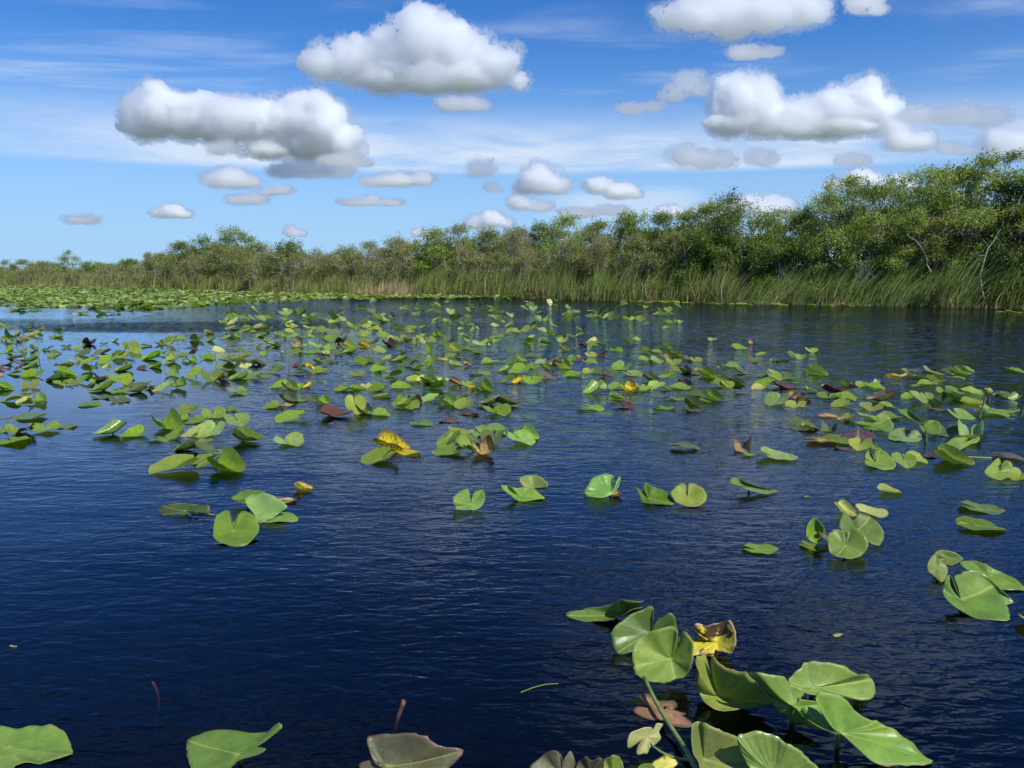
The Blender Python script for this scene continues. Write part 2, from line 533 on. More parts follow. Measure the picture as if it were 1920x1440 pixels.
# ------------------------------------------------------------------ plant materials (point tint carries each leaf's colour, tree highlights painted in)
def leaf_material(name, spec=0.35, trans=0.42, rough=0.45):
    m, g = material(name)
    at = g.n('ShaderNodeAttribute', attribute_name='tint')
    df = g.n('ShaderNodeBsdfPrincipled', {'Base Color': at.outputs[0], 'Roughness': rough, 'Specular IOR Level': spec})
    tc = g.mix(1.0, at.outputs[0], (1.35, 1.5, 0.5), 'MULTIPLY')
    tl = g.n('ShaderNodeBsdfTranslucent', {'Color': tc})
    mx = g.n('ShaderNodeMixShader', {0: trans, 1: df.outputs[0], 2: tl.outputs[0]})
    g.n('ShaderNodeOutputMaterial', {'Surface': mx.outputs[0]})
    return m


M_LEAF = leaf_material('tree_leaf')
M_REED = leaf_material('reed_blade', 0.25, 0.25, 0.55)
M_BARK, g = material('grey_bark')
_p = g.n('ShaderNodeTexCoord').outputs['Object']
_c = g.ramp(g.noise(_p, 6, 4), [(.3, (.12, .105, .085)), (.5, (.26, .24, .20)), (.75, (.48, .46, .41))])
_b = g.n('ShaderNodeBsdfPrincipled', {'Base Color': _c, 'Roughness': 0.9})
g.n('ShaderNodeOutputMaterial', {'Surface': _b.outputs[0]})
M_PALE, g = material('pale_dead_wood')
_p = g.n('ShaderNodeTexCoord').outputs['Object']
_c = g.ramp(g.noise(_p, 8, 4), [(.3, (.25, .23, .20)), (.7, (.55, .52, .47))])
_b = g.n('ShaderNodeBsdfPrincipled', {'Base Color': _c, 'Roughness': 0.9})
g.n('ShaderNodeOutputMaterial', {'Surface': _b.outputs[0]})

# kinds: (leaf colours dark..light, leaf length, clusters per m2 of crown, leaves per cluster, twig share)
KIND = {
    'dark':  (((.050, .078, .016), (.135, .190, .036), (.270, .340, .070)), .105, 30, 17, .9),
    'green': (((.080, .115, .024), (.225, .290, .058), (.410, .480, .105)), .105, 28, 16, 1.0),
    'light': (((.130, .175, .045), (.300, .370, .105), (.480, .550, .180)), .105, 22, 15, 1.4),
    'olive': (((.100, .112, .032), (.225, .245, .072), (.360, .375, .120)), .095, 34, 16, 1.2),
    'brush': (((.130, .130, .048), (.265, .262, .098), (.380, .365, .150)), .085, 30, 15, 2.0),
    'bare':  (((.060, .065, .025), (.10, .10, .04), (.13, .14, .06)), .07, 3, 9, 22.0),
}


def tree(x, y, H, Wd, kind, label, group, low=0.5, seed=0, airy=0.0, dep=None, detail=1.0, pale=False):
    rg = np.random.default_rng(seed + 100)
    cols, ll, dens, lpc, twig = KIND[kind]
    cols = np.array(cols)
    root = empty('tree' if H > 2.6 else 'shrub', (x, y, 0.05))
    props(root, label, 'tree' if H > 2.6 else 'shrub', group)
    dep = dep or Wd * 0.8
    # lobes that make up the crown
    nb = int(14 + Wd * H * 1.7)
    L = []
    for i in range(nb):
        u = rg.uniform(-1, 1)
        v = rg.uniform(-1, 1)
        top = H * (1 - 0.34 * abs(u) ** 1.7 * rg.uniform(.6, 1.3))
        r = rg.uniform(.07, .15) * min(Wd, H) * (1 - airy * .35)
        if i < 4:
            u = rg.uniform(-.35, .35)
            z = H - r * rg.uniform(.9, 1.3)
        else:
            z = low + (top - low - r) * rg.uniform(0, 1) ** (0.75 + airy * -.3)
        L.append((u * (Wd / 2 - r * .7), v * dep / 2, max(z, low + r * .4), r * rg.uniform(.9, 1.5), r * rg.uniform(.8, 1.1)))
    L = np.array(L)
    area = (2.2 * Wd * (H - low))
    nc = int(area * dens * detail * (1 - airy * .45))
    b = rg.integers(0, len(L), nc)
    d = rg.normal(size=(nc, 3))
    d /= np.linalg.norm(d, axis=1)[:, None]
    d[:, 2] = np.where(d[:, 2] < -0.3, -d[:, 2], d[:, 2])
    rad = rg.uniform(.2, 1.5, nc) ** .7
    C = L[b, :3] + d * rad[:, None] * np.stack([L[b, 3], L[b, 3], L[b, 4]], 1)
    C[:, 2] = np.clip(C[:, 2], low * .6, None)
    # sprays reaching out above the outline
    k = int(nc * .06)
    C[:k, 2] += rg.uniform(0, .28, k) * (1 + airy)
    # leaves
    scale = 1.0 / math.sqrt(detail)
    n = nc * lpc
    ci = np.repeat(np.arange(nc), lpc)
    axis = d[ci] * .8 + np.array([0, 0, .55])
    off = rg.normal(size=(n, 3)) * np.array([.12, .12, .085]) * scale + axis * rg.uniform(-.05, .16, n)[:, None]
    P = C[ci] + off
    nrm = rg.normal(size=(n, 3)) * .75 + np.array([0.1, -0.15, .95])
    nrm /= np.linalg.norm(nrm, axis=1)[:, None]
    t = rg.normal(size=(n, 3)) + off * 5
    t -= (t * nrm).sum(1)[:, None] * nrm
    t /= np.linalg.norm(t, axis=1)[:, None] + 1e-9
    s = np.cross(nrm, t)
    ln = ll * rg.uniform(.7, 1.35, n)[:, None] * scale * .5
    wd = ln * .45
    Vq = np.stack([P - t * ln, P + s * wd - nrm * wd * .25, P + t * ln, P - s * wd - nrm * wd * .25], 1).reshape(-1, 3)
    Fq = np.arange(n * 4).reshape(-1, 4)
    # brightness varies at random by spray; light sprays are painted-in sunlit highlights
    cl = np.clip(rg.beta(1.1, 1.7, nc)[ci] * .75 + rg.uniform(0, .35, n), 0, .999)
    tri = cl * 2
    col = np.where(tri[:, None] < 1, cols[0] + (cols[1] - cols[0]) * tri[:, None], cols[1] + (cols[2] - cols[1]) * (tri[:, None] - 1))
    brown = rg.random(n) < .015
    col[brown] = (.16, .10, .04)
    link('crown', np_mesh('crown', Vq, Fq, True, np.repeat(col, 4, 0)), M_LEAF, root)
    # trunks, limbs, twigs
    A = Acc()
    ns = max(2, int(1 + Wd * .9))
    stems = []
    for i in range(ns):
        bx = rg.uniform(-.22, .22) * Wd
        tip = np.array([bx * 1.6 + rg.uniform(-.2, .2) * Wd, rg.uniform(-.3, .3) * dep, H * rg.uniform(.62, .9)])
        base = np.array([bx, rg.uniform(-.2, .2) * dep, -.1])
        mid = (base + tip) / 2 + rg.normal(size=3) * [.22, .2, .1] * (H / 4)
        Pm = bez(base, mid, tip, 9)
        Pm[1:-1] += rg.normal(size=(7, 3)) * .035
        r0 = rg.uniform(.028, .055) * (H / 4) ** .8
        stems.append((Pm, r0))
        A.add(*tube_np(Pm, np.linspace(r0, r0 * .3, 9), 6))
    nl = int(10 + area * .8)
    for i in range(nl):
        Pm, r0 = stems[rg.integers(ns)]
        q = rg.integers(2, 8)
        a = Pm[q]
        e = L[rg.integers(len(L)), :3] + rg.normal(size=3) * .15
        if np.linalg.norm(e - a) > H * .55:
            e = a + (e - a) * .5
        mid = (a + e) / 2 + np.array([0, 0, -.1]) * np.linalg.norm(e - a) + rg.normal(size=3) * .08
        A.add(*tube_np(bez(a, mid, e, 6), np.linspace(r0 * .42, r0 * .14, 6), 4))
    TW = Acc()
    nt = int(nc * .17 * twig)
    for i in range(nt):
        c = C[rg.integers(nc)]
        a = c + rg.normal(size=3) * [.25, .25, .1] + np.array([0, 0, -rg.uniform(.15, .5)])
        e = c + rg.normal(size=3) * .12 + (np.array([0, 0, rg.uniform(.05, .4)]) if twig > 1 else 0)
        TW.add(*tube_np(bez(a, (a + e) / 2 + rg.normal(size=3) * .07, e, 4), np.linspace(.011, .004, 4), 3))
    link('twigs', TW.mesh('twigs'), M_BARK if kind in ('dark', 'green') else M_PALE, root)['kind'] = 'stuff'
    link('trunk', A.mesh('trunk'), M_PALE if (pale or kind == 'bare') else M_BARK, root)
    return root


def tree_px(px, top, wpx, kind, label, off=3.0, group=None, seed=0, low=0.5, **kw):
    # distance: shore depth along this column plus off
    d = ray(px, HORIZ)
    yy = 30.0
    for _ in range(30):
        yy = float(shore_y(d[0] / d[1] * yy)) + off
    x = d[0] / d[1] * yy
    zt = at_d(px, top, yy)[2]
    w = wpx / FPX * yy
    return tree(x, yy, zt - .05, w, kind, label, group, low, seed, **kw)


LF, MF, RF = 'trees of the far left treeline', 'shrubs and trees of the middle treeline', 'tall trees of the right bank'
TREES = [
 (25, 489, 110, 'olive', 'low olive shrub mound at the left end of the treeline', 14, LF, {}),
 (85, 494, 80, 'green', 'low green shrub left of the tiny lone tree', 16, LF, {}),
 (130, 472, 42, 'green', 'tiny lone tree with a thin open crown standing above the far shrubs', 15, LF, {'airy': .9, 'low': 1.2}),
 (185, 493, 80, 'green', 'low green shrub right of the tiny lone tree', 14, LF, {}),
 (243, 489, 66, 'dark', 'small dark rounded bush in the far left treeline', 12, LF, {}),
 (292, 478, 74, 'olive', 'olive bush where the treeline starts to rise', 8, LF, {}),
 (340, 458, 90, 'olive', 'broad olive shrub left of the tall sparse-topped tree', 6, LF, {}),
 (382, 446, 90, 'dark', 'dark green tree just left of the tall sparse-topped tree', 7, LF, {}),
 (447, 430, 100, 'green', 'tall tree with an open sparse top poking above the left treeline', 9, LF, {'airy': .75}),
 (425, 462, 110, 'olive', 'twiggy grey-green shrub under the sparse-topped tree', 4, LF, {}),
 (492, 456, 70, 'brush', 'brownish twiggy shrub right of the sparse-topped tree', 5, LF, {}),
 (545, 455, 96, 'dark', 'dark round-headed tree in the left treeline', 4.5, LF, {}),
 (600, 472, 80, 'brush', 'brown-olive brush in the dip right of the dark round-headed tree', 5, MF, {}),
 (652, 463, 84, 'olive', 'olive shrub beyond the dip in the treeline', 6, MF, {}),
 (700, 457, 76, 'brush', 'dull brown shrub above the tan dead reeds', 5, MF, {}),
 (750, 449, 80, 'olive', 'olive shrub left of the tree with a white trunk', 6, MF, {}),
 (812, 432, 92, 'green', 'tree with a thin white trunk showing through its leaves', 4, MF, {'pale': True}),
 (862, 428, 76, 'olive', 'olive shrub right of the white-trunked tree', 5, MF, {}),
 (915, 433, 84, 'olive', 'shrub with fine olive foliage under the cloud resting on the trees', 5, MF, {}),
 (968, 430, 80, 'brush', 'brown twiggy shrub left of the feathery green tree', 5, MF, {}),
 (1012, 424, 66, 'dark', 'small dark tree top left of the feathery green tree', 7, MF, {}),
 (1057, 407, 104, 'light', 'feathery bright green tree standing above the middle treeline', 5, MF, {'airy': .4}),
 (1118, 420, 80, 'olive', 'olive shrub between the feathery tree and the flat-topped tree', 4.5, MF, {}),
 (1175, 405, 104, 'green', 'flat-topped bushy green tree right of the feathery tree', 5, MF, {}),
 (1230, 404, 92, 'dark', 'dark bushy tree left of the domed tree', 5, MF, {}),
 (1285, 402, 84, 'green', 'green tree touching the left side of the domed tree', 4.5, MF, {}),
 (1372, 370, 150, 'dark', 'large domed dark green tree in the right half of the treeline', 4, RF, {}),
 (1325, 388, 70, 'green', 'narrow green tree against the left flank of the domed tree', 4, RF, {}),
 (1450, 400, 90, 'light', 'pale green tree just right of the domed tree', 5, RF, {'airy': .3}),
 (1503, 398, 70, 'green', 'low green tree in the notch before the high right trees', 4.5, RF, {}),
 (1562, 340, 120, 'light', 'tall light green tree with a wispy top starting the high right bank', 4, RF, {'airy': .45}),
 (1610, 352, 110, 'dark', 'dark leafy tree behind the wispy light green tree', 5, RF, {}),
 (1672, 336, 110, 'light', 'silvery pale green tree in the middle of the high right bank', 5, RF, {'airy': .4}),
 (1735, 318, 130, 'light', 'big light green tree right of the silvery one', 4, RF, {'airy': .25}),
 (1800, 316, 110, 'green', 'leafy tree left of the tallest tree', 4.5, RF, {'airy': .2}),
 (1850, 294, 130, 'green', 'tallest tree on the right bank', 5, RF, {'airy': .2}),
 (1915, 282, 130, 'dark', 'dark tree cut by the right edge of the picture', 4, RF, {}),
 (1995, 280, 150, 'green', 'tree standing just beyond the right edge of the picture', 4.5, RF, {}),
]
for i, (px, top, w, k, lab, off, grp, kw) in enumerate(TREES):
    far = off > 10
    tree_px(px, top, w, k, lab, off, grp, seed=i, detail=.6 if px < 560 else (.85 if px < 1100 else 1.0), low=kw.pop('low', .35), **kw)

_bn, _kn = list(TREES), list(TREES)


def near_label(pool, px, pre):
    if not pool:
        pool.extend(TREES[-1:])
    t = min(pool, key=lambda q: abs(q[0] - px))
    pool.remove(t)
    w = (pre + ' ' + t[4]).split()
    return ' '.join(w[:16])


# lower bushes in front that close the bank above the reeds
_r = random.Random(5)
for i, px in enumerate(range(10, 2040, 62)):
    px += _r.uniform(-12, 12)
    topl = np.interp(px, [t[0] for t in TREES if t[6] != 'x'][::1] if False else [0, 250, 340, 450, 600, 800, 1050, 1250, 1370, 1500, 1560, 1750, 1920, 2100],
                     [503, 502, 485, 478, 490, 470, 455, 450, 440, 450, 425, 410, 400, 395])
    k = _r.choice(['olive', 'brush', 'green', 'olive', 'brush']) if px < 1200 else _r.choice(['green', 'light', 'dark', 'olive', 'green', 'light'])
    tree_px(px, topl + _r.uniform(-12, 14), _r.uniform(85, 115), k,
            near_label(_bn, px, 'low bush under the'), 2.4, 'low bushes right behind the reeds', seed=300 + i, low=.15,
            detail=.7 if px < 900 else 1.0)
# darker row behind
for i, px in enumerate(range(-20, 2060, 66)):
    px += _r.uniform(-16, 16)
    topl = np.interp(px, [0, 280, 350, 450, 520, 600, 800, 1050, 1180, 1250, 1370, 1480, 1560, 1700, 1860, 2100],
                     [497, 488, 466, 452, 470, 480, 448, 430, 424, 422, 392, 415, 365, 345, 315, 295])
    tree_px(px, topl + _r.uniform(-4, 12), _r.uniform(95, 130), _r.choice(['dark', 'olive', 'green']),
            near_label(_kn, px, 'back tree behind the'), 8.5 if px > 280 else 20, 'trees of the back row', seed=400 + i, low=.2, detail=.5)

# the leafless grey shrub in front of the right bank and its slanting bare branch
tree_px(1640, 405, 105, 'bare', 'leafless grey shrub with a fan of bare twigs in front of the right bank', 2.6, RF, seed=77, low=.9, pale=True)
for bp, lab in (([(1600, 470, 0), (1640, 468, .2), (1665, 474, .3), (1702, 468, .3)], 'bare white branch jutting sideways from the leafless shrub'),
                ([(1845, 560, 0), (1838, 520, .2), (1850, 470, .4), (1868, 445, .5), (1875, 430, .6)], 'crooked white dead trunk leaning among the tall right hand reeds'),
                ([(1745, 510, 0), (1735, 480, .1), (1722, 455, .2), (1700, 440, .3)], 'thin white dead stem standing left of the crooked dead trunk')):
    yb = float(shore_y(at_d(bp[0][0], 508, 36)[0])) + 1.6
    P = np.array([at_d(a, b, yb + c) for a, b, c in bp])
    tt = np.linspace(0, len(P) - 1, 12)
    P = np.stack([np.interp(tt, range(len(P)), P[:, q]) for q in range(3)], 1) + _rng.normal(size=(12, 3)) * .02
    o = P[0].copy()
    A = Acc()
    A.add(*tube_np(P - o, np.linspace(.026, .008, 12), 6))
    for q in (5, 7, 9, 10):
        e = P[q] - o + _rng.normal(size=3) * [.25, .1, .1] + np.array([0, 0, .22])
        A.add(*tube_np(bez(P[q] - o, (P[q] - o + e) / 2 + _rng.normal(size=3) * .04, e, 5), np.linspace(.008, .004, 5), 4))
    b = link('dead_branch', A.mesh('dead_branch'), M_PALE)
    b.location = o
    props(b, lab, 'dead branch')


# ------------------------------------------------------------------ reeds and sawgrass along the shore
def blades(name, n, x0, x1, d0, d1, hfun, lean, wid, cols, seed, dead=0.0, segs=4, tuft=28):
    rg = np.random.default_rng(seed)
    # clumped positions
    nk = max(4, n // tuft)
    kx = rg.uniform(x0, x1, nk)
    ki = rg.integers(0, nk, n)
    X = kx[ki] + rg.normal(size=n) * .22
    Y = shore_y(X) + rg.uniform(d0, d1, n)
    kh = rg.uniform(.5, 1.22, nk)
    kc = rg.uniform(.6, 1.3, nk)
    kd = rg.random(nk) ** 2.2 * 2.6
    H = hfun(X) * kh[ki] * rg.uniform(.6, 1.1, n)
    kl = rg.normal(size=nk) * .12 + lean
    LN = kl[ki] + rg.normal(size=n) * .13
    bend = rg.uniform(.15, .6, n) * (lean * 1.6 + .25) + np.abs(rg.normal(size=n)) * .08
    isd = rg.random(n) < dead * kd[ki]
    H[isd] *= rg.uniform(.35, .95, isd.sum())
    LN[isd] += rg.normal(size=isd.sum()) * .28
    t = np.linspace(0, 1, segs + 1)
    px = X[:, None] + H[:, None] * (LN[:, None] * t + bend[:, None] * t ** 2.4)
    py = Y[:, None] + H[:, None] * (rg.normal(size=n) * .12)[:, None] * t
    sag = 1 - .5 * (LN ** 2)[:, None] - (bend ** 2 * .5)[:, None] * t
    pz = -.05 + H[:, None] * t * np.clip(sag, .35, 1)
    fa = rg.uniform(-1.2, 1.2, n)
    wx, wy = np.cos(fa), np.sin(fa)
    ww = wid * rg.uniform(.6, 1.3, n)[:, None] * (1 - t ** 3 * .92)
    V = np.stack([np.stack([px - wx[:, None] * ww, py - wy[:, None] * ww, pz], -1),
                  np.stack([px + wx[:, None] * ww, py + wy[:, None] * ww, pz], -1)], 2)     # n, seg+1, 2, 3
    V = V.reshape(-1, 3)
    base = np.arange(n)[:, None] * (segs + 1) * 2 + np.arange(segs)[None] * 2
    F = np.stack([base, base + 1, base + 3, base + 2], -1).reshape(-1, 4)
    cols = np.array(cols)
    c = cols[rg.integers(0, len(cols), n)] * (rg.uniform(.8, 1.2, n) * kc[ki])[:, None]
    dc = np.array([(.48, .34, .18), (.62, .50, .30), (.34, .20, .10), (.55, .45, .24)])
    c[isd] = dc[rg.integers(0, 4, isd.sum())] * rg.uniform(.6, 1.15, isd.sum())[:, None]
    # dry yellow feet
    foot = np.array([.20, .16, .06])
    cc = c[:, None, :] * np.ones((1, segs + 1, 1))
    cc[:, 0] = cc[:, 0] * .4 + foot * .6
    cc = np.repeat(cc, 2, 1).reshape(-1, 3)
    return link(name, np_mesh(name, V, F, False, cc), M_REED)


GR = [(.180, .260, .055), (.125, .200, .042), (.250, .320, .080), (.15, .22, .06)]
OL = [(.29, .29, .09), (.23, .25, .075), (.38, .34, .13), (.20, .25, .06)]


def hR(X):
    return np.interp(X, [8, 14, 18, 22], [1.5, 1.9, 2.6, 3.0])


def hM(X):
    return np.interp(X, [-12, -4, 4, 10], [1.4, 1.75, 1.8, 1.8])


def hL(X):
    return np.interp(X, [-60, -40, -25, -10], [1.5, 1.35, 1.3, 1.3])


o = blades('reeds', 7600, 9.5, 26, -.3, 3.0, hR, .30, .013, [(.12, .20, .035), (.085, .15, .028), (.19, .26, .06), (.14, .21, .05)], 1, .2, 5, tuft=70)
props(o, 'tall cattail reeds leaning right in the wind along the right bank', 'reeds', 'reed beds along the shore', 'stuff')
o = blades('reeds', 9500, -6, 10.5, -.3, 2.6, hM, .06, .013, GR + OL[:2], 2, .34, 4, tuft=40)
props(o, 'upright green reeds along the middle of the far bank', 'reeds', 'reed beds along the shore', 'stuff')
o = blades('reeds', 7000, -26, -4, -.3, 3.2, hL, .03, .015, OL + GR[:2], 3, .32, 3)
props(o, 'olive and tan reeds between the floating mat and the left treeline', 'reeds', 'reed beds along the shore', 'stuff')
o = blades('sawgrass', 12000, -75, -24, -1.0, 15, hL, .06, .016, OL + [(.10, .13, .03)], 4, .14, 3)
props(o, 'olive sawgrass marsh at the far left behind the floating mat', 'sawgrass', None, 'stuff')
o = blades('reeds', 900, -9.0, -6.0, -.9, .2, lambda X: X * 0 + 1.0, -.02, .015, [(.5, .38, .22)], 5, .9, 3)
props(o, 'patch of bleached tan dead reeds at the water edge left of the middle', 'dead reeds', None, 'stuff')
o = blades('reeds', 420, -46, -41, -.5, 2.0, lambda X: X * 0 + .75, .0, .02, OL, 6, .95, 3)
props(o, 'tan mound of dead grass at the far left edge of the mat', 'dead grass', None, 'stuff')
o = blades('reeds', 260, -36, -31, -.3, 2.0, lambda X: X * 0 + .8, .1, .018, [(.28, .26, .09)], 8, .2, 3)
props(o, 'yellowish grass patch right of the tan mound of dead grass', 'grass', None, 'stuff')
o = blades('reeds', 2600, -20, 24, -.45, .5, lambda X: X * 0 + .42, .05, .010, GR + [(.22, .2, .08)], 9, .45, 3)
props(o, 'short broken reed stubble at the foot of the reed beds', 'reed stubble', None, 'stuff')

# ------------------------------------------------------------------ pond lily leaves
def pad_material(name, base, dark, edge=None, spots=0.0, vein=0.18, trans=0.28, rough=0.40, edge_w=0.08, under=None, gloss=0.4, holes=False, burn=False, rib=.00018):
    """UV carries leaf coordinates: u = angle round the stalk joint, v = 0 at the joint .. 1 at the rim"""
    m, g = material(name)
    uv = g.n('ShaderNodeUVMap').outputs[0]
    s = g.n('ShaderNodeSeparateXYZ', {0: uv}).outputs
    P = g.n('ShaderNodeTexCoord').outputs['Object']
    oi = g.n('ShaderNodeObjectInfo').outputs['Random']
    off = g.n('ShaderNodeCombineXYZ', {0: g.m('MULTIPLY', oi, 37.0), 1: oi, 2: 0.0}).outputs[0]
    Q = g.n('ShaderNodeVectorMath', {0: P, 1: off}, operation='ADD').outputs[0]
    # broad mottling, per leaf hue
    c = g.mix(g.rng(g.noise(Q, 9, 4, .6), .3, .75), dark, base)
    hv = g.n('ShaderNodeHueSaturation', {'Hue': g.rng(oi, 0, 1, .485, .512, False), 'Saturation': g.rng(g.m('FRACT', g.m('MULTIPLY', oi, 7.3)), 0, 1, .88, 1.08, False),
                                        'Value': g.rng(g.m('FRACT', g.m('MULTIPLY', oi, 3.7)), 0, 1, .70, 1.28, False), 'Color': c})
    c = hv.outputs[0]
    mot = g.rng(g.noise(Q, 55, 4, .7), .35, .7)
    c = g.mix(g.m('MULTIPLY', mot, .35), c, g.mix(1.0, c, (.62, .72, .6), 'MULTIPLY'))
    blo = g.rng(g.noise(Q, 5.5, 3, .6), .5, .7)
    c = g.mix(g.m('MULTIPLY', blo, .30), c, g.mix(1.0, c, (1.5, 1.15, .8), 'MULTIPLY'))
    # radiating veins
    wv = g.m('SINE', g.m('MULTIPLY', g.m('ADD', s[0], g.m('MULTIPLY', g.noise(Q, 6, 2), .012)), 2 * PI * 26))
    vn = g.m('MULTIPLY', g.rng(wv, .72, 1.0), g.rng(s[1], 1.0, .1))
    lighter = g.mix(1.0, c, (1.5, 1.35, 1.1), 'MULTIPLY')
    c = g.mix(g.m('MULTIPLY', vn, vein), c, lighter)
    # midrib: opposite the sinus (u = .5)
    mid = g.m('ABSOLUTE', g.m('SUBTRACT', s[0], 0.5))
    midw = g.m('MULTIPLY', g.rng(g.m('MULTIPLY', mid, s[1]), .008, .001), .6)
    jo = g.m('MULTIPLY', g.rng(s[1], .16, .0), .75)
    c = g.mix(g.m('MAXIMUM', midw, jo), c, (.42, .46, .10))
    if spots:
        sp = g.rng(g.noise(Q, 42, 3, .6), .66, .72)
        c = g.mix(g.m('MULTIPLY', sp, spots), c, (.10, .06, .02))
        big = g.rng(g.noise(Q, 15, 6, .7, .6), .60 - .09 * spots, .64 - .09 * spots)
        c = g.mix(g.m('MULTIPLY', big, spots), c, (.20, .11, .03))
    if edge is not None:
        e = g.m('ADD', s[1], g.m('MULTIPLY', g.m('SUBTRACT', g.noise(Q, 16, 4, .6), .5), .5))
        c = g.mix(g.rng(e, 1.0 - edge_w, 1.03 - edge_w * .5), c, edge)
    if burn:
        bn = g.rng(g.noise(Q, 13, 5, .62, .4), .545, .575)
        c = g.mix(g.m('MULTIPLY', bn, g.rng(s[1], .15, .45)), c, (.085, .045, .018))
    hm = None
    if holes:
        hn = g.noise(Q, 34, 2, .5)
        c = g.mix(g.m('MULTIPLY', g.rng(hn, .735, .75), .8), c, (.16, .11, .04))
        hm = g.rng(hn, .755, .76)
    # dried water film flecks
    fl = g.rng(g.noise(Q, 70, 2, .5), .70, .76)
    c = g.mix(g.m('MULTIPLY', fl, .45), c, (.5, .5, .35))
    geo = g.n('ShaderNodeNewGeometry').outputs['Backfacing']
    und = g.mix(1.0, c, (1.05, 1.0, .8), 'MULTIPLY') if under is None else g.mix(.75, c, under)
    c = g.mix(geo, c, und)
    ht = g.m('ADD', g.m('MULTIPLY', wv, rib), g.m('MULTIPLY', g.noise(Q, 30, 3), .004))
    bp = g.n('ShaderNodeBump', {'Strength': .6, 'Distance': 1.0, 'Height': ht})
    rg_ = g.rng(g.noise(Q, 20, 3), .3, .7, rough - .06, rough + .14)
    df = g.n('ShaderNodeBsdfPrincipled', {'Base Color': c, 'Roughness': rg_, 'Specular IOR Level': gloss, 'Normal': bp.outputs[0]})
    tl = g.n('ShaderNodeBsdfTranslucent', {'Color': g.mix(1.0, c, (1.3, 1.35, .5), 'MULTIPLY')})
    mx = g.n('ShaderNodeMixShader', {0: trans, 1: df.outputs[0], 2: tl.outputs[0]})
    if hm is not None:
        tp = g.n('ShaderNodeBsdfTransparent')
        mx = g.n('ShaderNodeMixShader', {0: hm, 1: mx.outputs[0], 2: tp.outputs[0]})
    g.n('ShaderNodeOutputMaterial', {'Surface': mx.outputs[0]})
    return m


PM = {
    'h': pad_material('green_pad_with_holes', (.225, .350, .050), (.135, .245, .032), edge=(.26, .27, .08), edge_w=.01, spots=.25, holes=True),
    'Y': pad_material('dead_yellow_pad', (.82, .68, .08), (.72, .60, .12), edge=(.55, .38, .20), edge_w=.14, spots=.5, burn=True, rough=.45, trans=.35),
    'g': pad_material('green_pad', (.225, .350, .045), (.135, .245, .030), edge=(.26, .27, .08), edge_w=.01, spots=.2),
    'b': pad_material('yellow_green_pad', (.380, .460, .095), (.250, .360, .070), edge=(.40, .34, .12), edge_w=.03, spots=.3, trans=.4),
    'p': pad_material('pale_shiny_pad', (.330, .460, .130), (.190, .340, .070), rough=.24, gloss=.8, rib=.0006, vein=.35),
    'y': pad_material('yellow_pad', (.80, .66, .06), (.68, .58, .07), edge=(.30, .17, .07), edge_w=.16, spots=.9, trans=.35),
    'c': pad_material('cream_pad', (.66, .66, .28), (.50, .54, .18), spots=.3, trans=.35),
    'm': pad_material('maroon_pad', (.130, .045, .036), (.075, .030, .024), rough=.34, vein=.1, trans=.08, under=(.10, .04, .03)),
    'o': pad_material('dark_olive_pad', (.090, .165, .032), (.045, .090, .020), edge=(.22, .16, .06), spots=.3, trans=.2, under=(.10, .13, .04)),
    't': pad_material('withered_pad', (.58, .45, .20), (.34, .22, .10), edge=(.18, .10, .05), edge_w=.35, spots=.7, trans=.25, rough=.55),
    'k': pad_material('bronze_pad', (.220, .235, .105), (.120, .115, .060), edge=(.16, .08, .06), spots=.3, under=(.14, .09, .07)),
    's': pad_material('sunken_brown_pad', (.30, .17, .10), (.17, .10, .06), edge=(.12, .08, .05), edge_w=.2, spots=.6, rough=.5, trans=.1),
}
M_STALK, g = material('green_stalk')
_p = g.n('ShaderNodeTexCoord').outputs['Object']
_c = g.ramp(g.noise(_p, 22, 4), [(.3, (.045, .075, .02)), (.5, (.12, .19, .04)), (.75, (.20, .27, .07))])
_b = g.n('ShaderNodeBsdfPrincipled', {'Base Color': _c, 'Roughness': 0.4})
g.n('ShaderNodeOutputMaterial', {'Surface': _b.outputs[0]})
M_ROT, g = material('brown_stalk')
_p = g.n('ShaderNodeTexCoord').outputs['Object']
_c = g.ramp(g.noise(_p, 30, 4), [(.3, (.14, .07, .045)), (.6, (.28, .17, .10))])
_b = g.n('ShaderNodeBsdfPrincipled', {'Base Color': _c, 'Roughness': 0.6})
g.n('ShaderNodeOutputMaterial', {'Surface': _b.outputs[0]})

HALF = np.array([(0.006, 0.02), (0.012, .18), (.026, .33), (.085, .42), (.19, .435), (.31, .375), (.395, .26), (.44, .12), (.445, -.03), (.41, -.18), (.34, -.32), (.25, -.45), (.135, -.535), (0, -.57)])


def densify(P, n):
    P = np.asarray(P, float)
    Q = np.concatenate([P[-1:], P, P[:2]])
    out = []
    m = len(P)
    for i in range(m):
        p0, p1, p2, p3 = Q[i], Q[i + 1], Q[i + 2], Q[i + 3]
        for t in np.arange(n) / n:
            out.append(.5 * ((2 * p1) + (-p0 + p2) * t + (2 * p0 - 5 * p1 + 4 * p2 - p3) * t * t + (-p0 + 3 * p1 - 3 * p2 + p3) * t ** 3))
    return np.array(out)


_pad = {}


